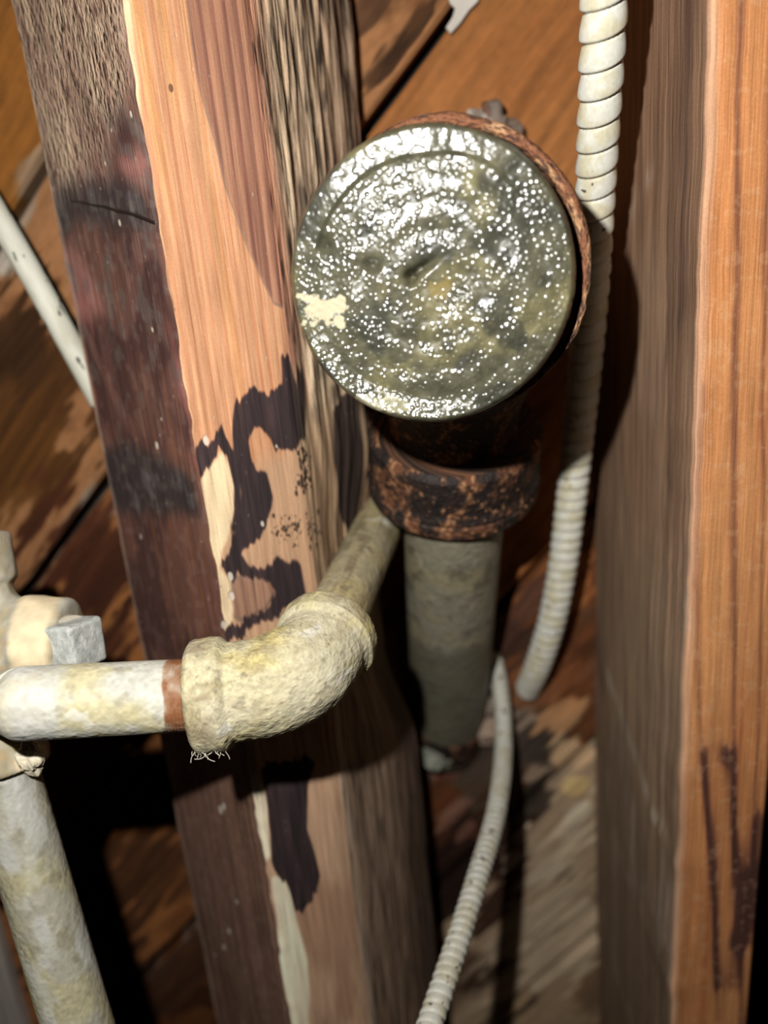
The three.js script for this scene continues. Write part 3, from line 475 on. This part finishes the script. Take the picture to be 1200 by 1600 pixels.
// tee at the left edge with its plug, and the pipe that runs down from it
const teeLow = at(2, 1196, 0.3165), teeTop = at(-66, 850, 0.318), teeMid = teeTop.clone().lerp(teeLow, 0.44), teeBranch = at(102, 1000, 0.3175);
{
  const up = teeTop.clone().sub(teeLow).normalize(), br = teeBranch.clone().sub(teeMid).normalize();
  const lowB = teeLow.clone().addScaledVector(up, 0.014), topB = teeTop.clone().addScaledVector(up, -0.017), brB = teeBranch.clone().addScaledVector(br, -0.014);
  const lo = new THREE.Vector3(Infinity, Infinity, Infinity), hi = lo.clone().negate();
  for (const p of [teeLow, teeTop, teeBranch]) { lo.min(p); hi.max(p); } lo.addScalar(-0.026); hi.addScalar(0.026);
  const g = surfaceNets(lo, hi, 0.00125, (x, y, z) => {
    let d = sdCone(x, y, z, teeLow, teeTop, 0.0156, 0.0156); d = smin(d, sdCone(x, y, z, teeMid, teeBranch, 0.0150, 0.0150), 0.010);
    d = smin(d, sdCone(x, y, z, teeLow, lowB, 0.0172, 0.0172), 0.004); d = smin(d, sdCone(x, y, z, topB, teeTop, 0.0186, 0.0186), 0.005); d = smin(d, sdCone(x, y, z, brB, teeBranch, 0.0168, 0.0150), 0.006);
    return d - 0.0012 - 0.0007 * fbm3(x * 120, y * 120, z * 120, 3);
  });
  paintVertices(g, (x, y, z, o) => {
    const b = fbm3(x * 70, y * 70 + 9, z * 70, 4), e = fbm3(x * 260, y * 260, z * 260, 3), q = (x - teeBranch.x) * br.x + (y - teeBranch.y) * br.y + (z - teeBranch.z) * br.z;
    o[0] = 172; o[1] = 160; o[2] = 130; mix3(o, [198, 192, 174], step(-0.1, 0.3, b)); mix3(o, [170, 140, 98], step(0.1, 0.4, e) * 0.5);
    mix3(o, [236, 216, 178], step(-0.013, -0.008, q + b * 0.016) * step(0.002, -0.002, q)); mul3(o, 1 + e * 0.18);
  });
  const mat = new THREE.MeshPhysicalMaterial({ color: new THREE.Color(DEPTH, DEPTH, DEPTH), vertexColors: true, roughness: 0.8, specularIntensity: 0.4 });
  tag(mesh('pipe_tee', g, mat), 'whitish pipe tee at the left edge, caked with cream sealant around its branch', 'pipe tee');
  // the plug: a square head with rounded corners on a threaded neck
  const t = thing('pipe_plug', 'small grey square-headed plug screwed into the branch of the tee', 'plug');
  const plugMat = surface(128, 128, (u, v, o) => { const n = fbm2(u * 6, v * 6, 4), m = n2(u * 40, v * 40); o[0] = 190 + n * 40; o[1] = 192 + n * 40; o[2] = 186 + n * 40; mul3(o, 1 + m * 0.05); o[3] = 0.5 + n * 0.4; }, { bump: 0.0008, wrapT: THREE.RepeatWrapping, params: { roughness: 0.55, specularIntensity: 0.6 } });
  const head = new RoundedBoxGeometry(0.0165, 0.019, 0.019, 4, 0.0022), q = head.attributes.position;
  for (let i = 0; i < q.count; i++) q.setX(i, q.getX(i) * (1 - 0.0));
  const h = mesh('plug_head', head, plugMat, t), axisX = camVec(0.93, 0.06, 0.36).normalize(), axisZ = camVec(-0.36, 0.02, 0.93), axisY = new THREE.Vector3().crossVectors(axisZ, axisX).normalize(); axisZ.crossVectors(axisX, axisY).normalize();
  h.quaternion.setFromRotationMatrix(new THREE.Matrix4().makeBasis(axisX, axisY, axisZ)).multiply(new THREE.Quaternion().setFromAxisAngle(new THREE.Vector3(1, 0, 0), 0.16)); h.position.copy(at(115, 1006, 0.309));
  mesh('plug_neck', sweep(line(teeBranch.clone().addScaledVector(br, -0.004), at(112, 1006, 0.310)), 20, 32, (s) => 0.0112 + 0.0004 * Math.sin(s * 4200)), new THREE.MeshPhysicalMaterial({ color: 0x9c9484, roughness: 0.8 }), t);
}
{
  const a = teeLow.clone(), b0 = at(122, 1600, 0.322), b = b0.clone().add(b0.clone().sub(a).multiplyScalar(0.6)), L = a.distanceTo(b);
  const up = a.clone().sub(b).normalize();
  const mat = galvanised([172, 168, 150], [136, 130, 106], [180, 172, 138], 0.2, PR, 41, (x, y, z, ang, s, c, o) => { mix3(c, [206, 206, 200], step(0.1, 0.4, fbm3(x * 120 + 3, y * 120, z * 60, 3)) * 0.6); o[4] = 0.5; });
  const t = thing('water_pipe', 'mottled grey galvanized pipe running down from the tee at the lower left', 'pipe');
  mesh('pipe_body', sweep(line(a.clone().addScaledVector(up, 0.004), b), 120, 56, (s, ang) => PR * 1.0 * (1 + 0.012 * fbm3(Math.cos(ang) * 2, Math.sin(ang) * 2, s * 90, 3)), { vLength: 0.2 }), mat, t);
  // lump of pale sealant on the joint below the tee
  const sg = paintVertices(lump(at(48, 1182, 0.304), 0.0045, 0.004, 0.008, 4, 0.4), (x, y, z, o) => { const n = fbm3(x * 300, y * 300, z * 300, 3); o[0] = 232 + n * 30; o[1] = 220 + n * 30; o[2] = 190 + n * 30; });
  mesh('sealant', sg, new THREE.MeshPhysicalMaterial({ color: new THREE.Color(DEPTH, DEPTH, DEPTH), vertexColors: true, roughness: 0.9 }), t);
}

// ---------------------------------------------------------------- drain: cast-iron fitting, its sludge plug, its pipe
const plugC = at(671, 438, 0.25), stubAxis = camVec(0.13, 0.30, -0.945).normalize();          // the axis runs away from the camera
const stubX = new THREE.Vector3().crossVectors(new THREE.Vector3().copy(AX[1]), stubAxis).normalize().negate(), stubY = new THREE.Vector3().crossVectors(stubX, stubAxis).normalize().multiplyScalar(1);
if (stubX.dot(AX[0]) < 0) stubX.negate(); if (stubY.dot(AX[1]) < 0) stubY.negate();
const pipeTop = at(708, 826, 0.410), pipeFoot = at(700, 1132, 0.545), drainDir = pipeFoot.clone().sub(pipeTop).normalize();
const rustTex = tubeSurface(768, 512, 0.05, 0.12, (x, y, z, a, s, o) => {
  const b = fbm3(x * 90 + 5, y * 90, z * 90, 4), e = fbm3(x * 420, y * 420, z * 420, 3), m = n3(x * 1400, y * 1400, z * 1400), c = [48, 38, 34];
  mix3(c, [128, 80, 52], step(-0.05, 0.3, b + e * 0.6) * 0.8); mix3(c, [186, 142, 104], step(0.2, 0.42, e + b * 0.4) * 0.7); mix3(c, [34, 30, 30], step(0.1, 0.4, fbm3(x * 160 + 30, y * 160, z * 160, 3)) * 0.7);
  mul3(c, 1 + m * 0.16); o[0] = c[0]; o[1] = c[1]; o[2] = c[2]; o[3] = 0.5 + e * 0.5 + m * 0.15; o[4] = 0.7 + b * 0.3;
}, { bump: 0.0014, rough: true, params: { specularIntensity: 0.4 } });
const rimTex = tubeSurface(768, 128, 0.05, 0.03, (x, y, z, a, s, o) => {
  const b = fbm3(x * 110 + 50, y * 110, z * 110, 4), e = fbm3(x * 380, y * 380, z * 380, 3), m = n3(x * 1400, y * 1400, z * 1400), c = [132, 86, 60];
  mix3(c, [192, 148, 108], step(0.0, 0.35, b)); mix3(c, [70, 50, 44], step(0.08, 0.35, e + b * 0.3) * 0.75); mul3(c, 1 + m * 0.2); o[0] = c[0]; o[1] = c[1]; o[2] = c[2]; o[3] = 0.5 + e * 0.5 + m * 0.2; o[4] = 0.8;
}, { bump: 0.0016, rough: true, params: { specularIntensity: 0.4 } });
const rimC = at(689, 431, 0.2625), RIM = 0.0504;
const drain = thing('drain_fitting', 'dark rusty cast-iron drain fitting with a round open mouth facing down', 'pipe fitting');
{
  const collarEnd = at(708, 733, 0.400), collarTop = collarEnd.clone().addScaledVector(drainDir, -0.030);
  // mouth: a thick ring, outside wall, inside wall
  const prof = [[RIM * 0.915, 0.03], [RIM * 0.915, 0.004], [RIM * 0.93, 0.0006], [RIM * 0.955, 0], [RIM * 0.985, 0.0007], [RIM, 0.003], [RIM, 0.012], [RIM * 0.985, 0.03]];
  const N = 220, M = prof.length - 1;
  const ring = weld(gridGeometry(N, M, (u, v, p) => {
    const a = u * Math.PI * 2, [r0, h0] = prof[Math.round(v * M)], k = fbm2(Math.cos(a) * 3 + 7, Math.sin(a) * 3, 4), k2 = n2(Math.cos(a) * 30, Math.sin(a) * 30), r = r0 + (r0 > RIM * 0.93 ? 0.0010 * k + 0.00012 * k2 : 0), h = h0 - (0.0016 * k + 0.0002 * k2) * (h0 < 0.005 ? 1 : 0);
    p.copy(rimC).addScaledVector(stubX, Math.cos(a) * r).addScaledVector(stubY, Math.sin(a) * r).addScaledVector(stubAxis, h);
  }, (u, v, q) => { q[0] = u; q[1] = v; }), N, M);
  mesh('mouth_rim', ring, rimTex, drain);
  const bend0 = rimC.clone().addScaledVector(stubAxis, 0.014), bend1 = rimC.clone().addScaledVector(stubAxis, 0.040);
  const path = new THREE.CurvePath(); path.add(new THREE.LineCurve3(bend0, bend1)); path.add(new THREE.QuadraticBezierCurve3(bend1, bend1.clone().addScaledVector(stubAxis, 0.012).lerp(collarTop, 0.35), collarTop.clone().addScaledVector(drainDir, 0.006)));
  mesh('bend', sweep(path, 60, 72, (s, a, t) => 0.0475 - 0.016 * step(0.3, 0.9, t), { vLength: 0.12 }), rustTex, drain);
  const CR = 0.0448;
  mesh('collar', sweep(line(collarTop, collarEnd.clone().addScaledVector(drainDir, 0.009)), 90, 120, (s, a, t) => { const e = 0.039 - s; let r = CR - 0.0015 + 0.0015 * step(0.016, 0.010, e); if (e < 0.0018) r -= 0.003 * (1 - e / 0.0018); if (s < 0.003) r -= 0.003 * (1 - s / 0.003); r -= 0.0012 * step(0.0108, 0.0094, e) * step(0.0078, 0.0092, e); return r + 0.0005 * fbm3(Math.cos(a) * 5, Math.sin(a) * 5, s * 130, 4); }, { vLength: 0.12 }), rustTex, drain);
}
// sludge: a lumpy wet disc; every lump is geometry with its own tilt
{
  const R = 0.0468, r = rng(1234), GC = 56, cs = 2 * R / GC, grid = Array.from({ length: GC * GC }, () => null);
  for (let j = 0; j < GC; j++) for (let i = 0; i < GC; i++) { const g1 = Math.sqrt(-2 * Math.log(r() + 1e-9)), th = r() * 6.2832; grid[j * GC + i] = [-R + (i + r()) * cs, -R + (j + r()) * cs, g1 * Math.cos(th), g1 * Math.sin(th), r(), r()]; }
  const big = (x, y) => {                                // broad shape: crown, edge ring, swirls, hollows
    const q = Math.hypot(x, y) / R, a = Math.atan2(y, x), lipTop = step(0.2, 0.8, Math.cos(a - 1.85)), lipLow = step(0.55, 0.95, Math.cos(a - 4.35));
    let h = -0.0008 * Math.min(q, 0.8) * Math.min(q, 0.8);
    const e = q - (0.83 + 0.02 * n2(Math.cos(a) * 3, Math.sin(a) * 3)), ramp = Math.max(e, 0) * R;
    h += 0.0011 * step(-0.03, 0.01, e) * lipTop + ramp * 0.01 * lipTop + ramp * 0.30 * lipLow - 0.0030 * Math.pow(clamp((q - 0.955) / 0.045), 2);
    h += 0.0007 * fbm2(x * 70, y * 70 + 4, 3) + 0.00018 * Math.sin(q * 30 + a + 2 * fbm2(x * 40, y * 40, 2)) * step(0.15, 0.45, q) * step(0.84, 0.78, q);
    const hole = (hx, hy, rx, ry, d, rot) => { const dx = x / R - hx, dy = y / R - hy, ex = (dx * Math.cos(rot) + dy * Math.sin(rot)) / rx, ey = (-dx * Math.sin(rot) + dy * Math.cos(rot)) / ry; return -d * Math.exp(-(ex * ex + ey * ey) * 1.4); };
    return h + hole(-0.06, 0.08, 0.12, 0.035, 0.004, 0.5) + hole(-0.13, 0.02, 0.045, 0.045, 0.006, 0) + hole(-0.40, 0.12, 0.06, 0.05, 0.0028, 0) + hole(0.08, -0.05, 0.24, 0.22, 0.0012, 0) + hole(-0.72, 0.26, 0.05, 0.07, 0.0016, 0);
  };
  const height = (x, y) => {                             // beads of wet grit on it, each a small dome with a tilt of its own
    const gi = Math.floor((x + R) / cs), gj = Math.floor((y + R) / cs), q = Math.hypot(x, y) / R, a = Math.atan2(y, x); let h = big(x, y), best = 0;
    const dense = 0.56 + 0.55 * fbm2(x * 55 + 9, y * 55 + 2, 3) + 0.30 * step(0.2, 0.9, -x / R) - 0.25 * step(0.35, 0.1, q) + 0.3 * step(0.86, 0.92, q);
    const smooth = step(0.80, 0.86, q) * step(0.3, 0.8, Math.cos(a - 1.85));
    for (let j = gj - 1; j <= gj + 1; j++) for (let i = gi - 1; i <= gi + 1; i++) {
      if (i < 0 || j < 0 || i >= GC || j >= GC) continue;
      const c = grid[j * GC + i]; if (c[4] > dense) continue;
      const rad = cs * (0.38 + 0.34 * c[5]), dx = x - c[0], dy = y - c[1], d2 = (dx * dx + dy * dy) / (rad * rad); if (d2 > 1) continue;
      best = Math.max(best, (1 - d2) * rad * 0.16 * (1 + (c[2] * dx + c[3] * dy) / rad * 0.35));
    }
    return h + best * (1 - 0.7 * smooth) + 0.00006 * fbm2(x * 500, y * 500, 2) * (1 + smooth * 2);
  };
  const NR = 250, NA = 1000, pos = [], tex = [], idx = [];
  for (let i = 0; i <= NR; i++) for (let k = 0; k < NA; k++) {
    const a = k / NA * Math.PI * 2, q = i / NR * R * (1 + 0.012 * fbm2(Math.cos(a) * 4, Math.sin(a) * 4, 3)), x = Math.cos(a) * q, y = Math.sin(a) * q, h = height(clamp(x, -R * 0.999, R * 0.999), clamp(y, -R * 0.999, R * 0.999));
    const p = plugC.clone().addScaledVector(stubX, x).addScaledVector(stubY, y).addScaledVector(stubAxis, -h); pos.push(p.x, p.y, p.z); tex.push(x / R / 2.04 + 0.5, y / R / 2.04 + 0.5);
  }
  for (const [sc, back] of [[1.0, 0.004], [0.985, 0.007], [0.88, 0.012]]) for (let k = 0; k < NA; k++) { const a = k / NA * Math.PI * 2, q = R * sc * (1 + 0.012 * fbm2(Math.cos(a) * 4, Math.sin(a) * 4, 3)), p = plugC.clone().addScaledVector(stubX, Math.cos(a) * q).addScaledVector(stubY, Math.sin(a) * q).addScaledVector(stubAxis, back + 0.003); pos.push(p.x, p.y, p.z); tex.push(Math.cos(a) / 2.04 + 0.5, Math.sin(a) / 2.04 + 0.5); }
  for (let i = 0; i < NR + 3; i++) for (let k = 0; k < NA; k++) { const a = i * NA + k, b = i * NA + (k + 1) % NA, c = a + NA, d = b + NA; idx.push(a, c, b, b, c, d); }
  const g = new THREE.BufferGeometry(); g.setAttribute('position', new THREE.Float32BufferAttribute(pos, 3)); g.setAttribute('uv', new THREE.Float32BufferAttribute(tex, 2)); g.setIndex(idx); g.computeVertexNormals();
  { const n = g.attributes.normal; if (n.getX(NA * 50) * stubAxis.x + n.getY(NA * 50) * stubAxis.y + n.getZ(NA * 50) * stubAxis.z > 0) { for (let i = 0; i < idx.length; i += 3) { const t = idx[i]; idx[i] = idx[i + 1]; idx[i + 1] = t; } g.setIndex(idx); g.computeVertexNormals(); } }
  const mat = surface(512, 512, (u, v, o) => {
    const x = (u - 0.5) * 2.04, y = (v - 0.5) * 2.04, b = fbm2(x * 3 + 4, y * 3, 4), e = fbm2(x * 14, y * 14, 4), c = [82, 80, 64];
    mix3(c, [112, 106, 76], step(0.0, 0.35, b) * 0.8); mix3(c, [60, 60, 52], step(0.05, 0.35, fbm2(x * 5 + 20, y * 5, 3)) * 0.7); mul3(c, 1 + e * 0.3);
    const yl = Math.hypot((x - 0.07) / 0.10, (y + 0.07) / 0.10) + e * 0.9; mix3(c, [150, 128, 70], step(1.0, 0.5, yl) * 0.6);
    const tan = Math.hypot((x + 0.78) / 0.24, (y + 0.19) / 0.11) + e * 1.1, t1 = step(1.05, 0.85, tan); mix3(c, [186, 176, 146], t1);
    const tb = Math.hypot((x + 0.35) / 0.25, (y + 0.86) / 0.06) + e * 1.1, t2 = step(1.05, 0.85, tb) * 0.6; mix3(c, [190, 184, 150], t2);
    o[0] = c[0]; o[1] = c[1]; o[2] = c[2]; o[3] = 0.5 + e * 0.3; o[4] = 0.2 + clamp(e) * 0.1 + t1 * 0.5;
  }, { bump: 0.0002, rough: true, wrapS: THREE.ClampToEdgeWrapping, wrapT: THREE.ClampToEdgeWrapping, params: { specularIntensity: 0.75, ior: 1.45 } });
  tag(mesh('sludge_plug', g, mat), 'round plug of glistening wet grey sludge filling the drain mouth', 'sludge');
}
// drain pipe behind the collar
{
  const mat = galvanised([146, 140, 120], [100, 94, 78], [156, 146, 116], 0.26, 0.024, 57, (x, y, z, a, s, c, o) => { mix3(c, [96, 92, 78], step(0.09, 0.10, s + n2(a * 3, 4) * 0.004) * 0.6); mix3(c, [176, 164, 122], step(0.08, 0.0, Math.abs(((a + 3.1) % 6.283) - 3.14) + fbm3(x * 90, y * 90, z * 30, 3) * 0.5 - 0.02) * 0.5); o[4] = 0.5; });
  const t = thing('drain_pipe', 'thick grey-green drain pipe between the cast-iron collar and the floor boards', 'pipe');
  const L = pipeTop.distanceTo(pipeFoot);
  mesh('pipe_body', sweep(line(pipeTop.clone().addScaledVector(drainDir, -0.02), pipeFoot.clone().addScaledVector(drainDir, 0.02)), 80, 72, (s, a) => 0.0262 * (1 + 0.006 * fbm3(Math.cos(a) * 2, Math.sin(a) * 2, s * 60, 3)), { vLength: 0.26 }), mat, t);
  mesh('rust_ring', sweep(line(pipeFoot.clone().addScaledVector(drainDir, -0.018), pipeFoot.clone().addScaledVector(drainDir, 0.012)), 20, 72, (s, a) => 0.0270 + 0.0008 * fbm3(Math.cos(a) * 4, Math.sin(a) * 4, s * 150, 3) - 0.002 * step(0.004, 0, s), { vLength: 0.12 }), rustTex, t);
}

// ---------------------------------------------------------------- ribbed metal conduits
function conduit(pts, R, pitch, depth, mat, name, label, turns = 30, pitch2 = pitch) {   // pulled apart at its start (pitch), close-wound further on (pitch2)
  const ease = (s) => { const k = clamp((s - 0.19) / 0.1); return 0.1 * (k * k * k - k * k * k * k / 2) + Math.max(0, s - 0.29); }, turns_ = (s) => s / pitch + (1 / pitch2 - 1 / pitch) * ease(s);
  const curve = spline(pts); curve.arcLengthDivisions = 1200; const L = curve.getLength(), n = Math.round(L / pitch2 * 18);
  const g = sweep(curve, n, turns, (s, a) => { let f = turns_(s) - a / (Math.PI * 2); f -= Math.floor(f); return f < 0.84 ? R - depth * 0.62 * (1 - Math.sin(Math.PI / 2 * f / 0.72)) : R - depth * (0.04 + 0.96 * sm(clamp((f - 0.84) / 0.12)));  }, { vLength: 0.06 });
  return tag(mesh(name, g, mat), label, 'conduit');
}
const conduitPaint = (base, low, seed) => tubeSurface(256, 512, 0.0095, 0.06, (x, y, z, a, s, o) => {
  const b = fbm3(x * 120 + seed, y * 120, z * 120, 4), e = n3(x * 900, y * 900, z * 900), sp = n3(x * 330 + seed, y * 330, z * 330), c = [...base]; mix3(c, low, step(-0.1, 0.35, b) * 0.8); mul3(c, 1 + e * 0.04); if (sp > 0.78) mix3(c, [70, 62, 52], 0.8);
  o[0] = c[0]; o[1] = c[1]; o[2] = c[2]; o[3] = 0.5 + b * 0.3; o[4] = 0.5;
}, { bump: 0.0003, rough: true, params: { specularIntensity: 0.6 } });
conduit([at(950, -190, 0.246), at(945, -30, 0.268), at(940, 100, 0.288), at(934, 220, 0.310), at(929, 330, 0.333), at(923, 450, 0.358), at(914, 570, 0.385), at(903, 680, 0.410), at(890, 800, 0.435), at(878, 890, 0.452), at(862, 970, 0.470), at(840, 1040, 0.495), at(824, 1076, 0.522)], 0.0086, 0.0101, 0.0019, conduitPaint([234, 232, 218], [220, 210, 176], 1), 'conduit', 'thick cream ribbed flexible conduit hanging along the right joist', 30, 0.0066);
conduit([at(748, 985, 0.545), at(764, 1004, 0.522), at(779, 1060, 0.513), at(787, 1150, 0.500), at(777, 1260, 0.452), at(745, 1375, 0.402), at(712, 1480, 0.368), at(672, 1600, 0.336), at(640, 1700, 0.312)], 0.0058, 0.0046, 0.0009, conduitPaint([216, 214, 200], [204, 196, 170], 7), 'conduit', 'thin cream ribbed conduit curving down from behind the drain pipe', 20);

// ---------------------------------------------------------------- white cable, left
{
  const mat = tubeSurface(256, 512, 0.0055, 0.16, (x, y, z, a, s, o) => { const b = fbm3(x * 200, y * 200, z * 40 + 3, 4), e = fbm3(x * 500, y * 500, z * 160, 3), c = [232, 230, 212]; mix3(c, [206, 200, 176], step(0, 0.4, b) * 0.5); mix3(c, [48, 44, 38], step(0.30, 0.36, fbm3(x * 260 + 8, y * 260, z * 90, 3) + 0.0)); mul3(c, 1 + e * 0.06); o[0] = c[0]; o[1] = c[1]; o[2] = c[2]; o[3] = 0.5 + e * 0.2; }, { bump: 0.0004, params: { roughness: 0.6 } });
  const m = mesh('cable', sweep(spline([at(-120, 148, 0.372), at(-40, 278, 0.376), at(0, 344, 0.378), at(50, 430, 0.381), at(100, 520, 0.390), at(160, 630, 0.406)]), 90, 32, () => 0.0061, { vLength: 0.16 }), mat);
  tag(m, 'white painted cable with black scuffs slanting behind the left joist', 'cable');
}
// ---------------------------------------------------------------- small things on the boards
{
  const grey = (b, s) => new THREE.MeshPhysicalMaterial({ color: new THREE.Color(DEPTH, DEPTH, DEPTH), vertexColors: true, roughness: 0.95, specularIntensity: 0.2 });
  const shade = (g, base, amp = 40, f = 180) => paintVertices(g, (x, y, z, o) => { const n = fbm3(x * f, y * f, z * f, 4); o[0] = base[0] + n * amp; o[1] = base[1] + n * amp; o[2] = base[2] + n * amp; });
  const chip = (px, py, sx, sz, h, base, seed, name, label, cat, tilt = 0) => { const p = onSubfloor(px, py, h * 0.6 + 0.002), g = lump(new THREE.Vector3(), sx, h, sz, seed, 0.5); g.rotateY(tilt); g.translate(p.x, p.y, p.z); tag(mesh(name, shade(g, base), grey()), label, cat); };
  chip(677, 1178, 0.015, 0.009, 0.010, [140, 142, 128], 3, 'mortar_chunk', 'pale greenish-grey mortar chunk below the foot of the drain pipe', 'mortar chunk', 0.5);
  chip(655, 1090, 0.006, 0.016, 0.007, [150, 138, 126], 9, 'mortar_chunk', 'narrow grey mortar chunk left of the drain pipe foot', 'mortar chunk');
  chip(748, 1098, 0.015, 0.007, 0.006, [158, 142, 126], 15, 'mortar_chunk', 'curled brownish mortar chunk right of the drain pipe foot', 'mortar chunk', 0.6);
  chip(760, 1140, 0.009, 0.011, 0.006, [176, 152, 132], 21, 'mortar_chunk', 'small pinkish mortar chunk beside the thin conduit', 'mortar chunk');
  // splintered wood with a bent nail above the drain mouth
  const t = thing('wood_splinter', 'grey splintered wood scrap hanging from the boards above the drain mouth', 'wood scrap');
  const p = onSubfloor(775, 210, 0.010), g1 = lump(new THREE.Vector3(), 0.012, 0.009, 0.010, 31, 0.55); g1.translate(p.x, p.y, p.z); mesh('scrap', shade(g1, [150, 132, 116], 60), grey(), t);
  const p2 = onSubfloor(750, 200, 0.010), g2 = lump(new THREE.Vector3(), 0.006, 0.006, 0.009, 35, 0.5); g2.translate(p2.x, p2.y, p2.z); mesh('scrap', shade(g2, [172, 160, 146], 60), grey(), t);
  const g3 = sweep(spline([onSubfloor(778, 210, 0.012), onSubfloor(776, 185, 0.014), onSubfloor(772, 158, 0.018)]), 20, 14, (s, a, k) => 0.0045 * (1 - 0.35 * k) * (1 + 0.3 * n2(s * 300, a))); mesh('splinter', shade(g3, [140, 124, 112], 50), grey(), t);
  const g4 = sweep(spline([onSubfloor(768, 192, 0.012), onSubfloor(760, 170, 0.015), onSubfloor(757, 160, 0.016)]), 16, 12, (s, a, k) => 0.003 * (1 - 0.4 * k)); mesh('splinter', shade(g4, [126, 92, 74], 40), grey(), t);
  // torn white paper by the board joint at the top
  const pp = [[698, -20], [742, -20], [746, 2], [732, 16], [718, 36], [704, 52], [698, 44], [708, 28], [712, 14], [704, 6]].map(([x, y]) => onSubfloor(x, y, 0.004)), sh = new THREE.Shape(pp.map((q) => new THREE.Vector2(q.x, q.z)));
  const pg = new THREE.ExtrudeGeometry(sh, { depth: 0.0012, bevelEnabled: true, bevelSize: 0.0004, bevelThickness: 0.0004, bevelSegments: 1 }); pg.rotateX(Math.PI / 2); pg.translate(0, SUB - 0.0042, 0);
  tag(mesh('paper_scrap', shade(pg, [226, 218, 206], 30), grey()), 'torn white paper scrap at the board joint at the top', 'paper scrap');
  // grey batten at the lower left
  const a = onSubfloor(0, 1480, 0.012), b = onSubfloor(36, 1600, 0.012), d = b.clone().sub(a).normalize(), L = 0.9, bg = new RoundedBoxGeometry(0.045, 0.012, L, 2, 0.002);
  bg.applyMatrix4(new THREE.Matrix4().makeBasis(new THREE.Vector3(d.z, 0, -d.x).normalize().multiplyScalar(1), new THREE.Vector3(0, 1, 0), d)); const side = new THREE.Vector3(d.z, 0, -d.x); if (side.x > 0) side.negate();
  bg.translate(a.x + side.x * 0.0225 + d.x * 0.1, SUB - 0.0062, a.z + side.z * 0.0225 + d.z * 0.1);
  tag(mesh('batten', bg, surface(128, 512, (u, v, o) => { const n = fbm2(u * 14, v * 5, 4), m = n2(u * 60, v * 30); o[0] = 196 + n * 60; o[1] = 184 + n * 60; o[2] = 172 + n * 60; mul3(o, 1 + m * 0.06); o[3] = 0.5 + n * 0.4; }, { bump: 0.001 })), 'grey weathered batten under the boards in the lower left corner', 'batten');
  // lint hanging from the elbow's lower edge
  const parts = [], r = rng(88), base = at(326, 1174, 0.279);
  for (let i = 0; i < 26; i++) { const q = []; const s = base.clone().add(camVec((r() - 0.5) * 0.012, (r() - 0.3) * 0.002, (r() - 0.5) * 0.006)); let dx = (r() - 0.5), dy = -(0.2 + r() * 0.6), dz = r() - 0.5; for (let k = 0; k < 5; k++) { q.push(s.clone()); s.add(camVec(dx * 0.0011, dy * 0.0007, dz * 0.0011)); dx += (r() - 0.5) * 1.2; dy += (r() - 0.5) * 0.8; dz += (r() - 0.5) * 1.2; } parts.push(new THREE.TubeGeometry(new THREE.CatmullRomCurve3(q), 10, 0.00012, 4)); }
  const lint = mesh('lint', mergeGeometries(parts), new THREE.MeshStandardMaterial({ color: 0xb9b2a2, roughness: 1 })); tag(lint, 'tuft of grey lint clinging to the lower edge of the elbow', 'lint'); lint.userData.kind = 'stuff';
}
// ---------------------------------------------------------------- the flash: a small lamp beside the lens, behind the picture's edge
{
  const g = new THREE.CylinderGeometry(0.0045, 0.0045, 0.002, 24); g.rotateX(Math.PI / 2);
  const m = mesh('flash_lamp', g, new THREE.MeshStandardMaterial({ color: 0xffffff, emissive: 0xfff4e0, emissiveIntensity: 2 })); m.position.copy(flashAt).addScaledVector(AX[2], 0.008); m.quaternion.copy(camera.quaternion); m.userData.kind = 'structure';
}
renderer.render(scene, camera);
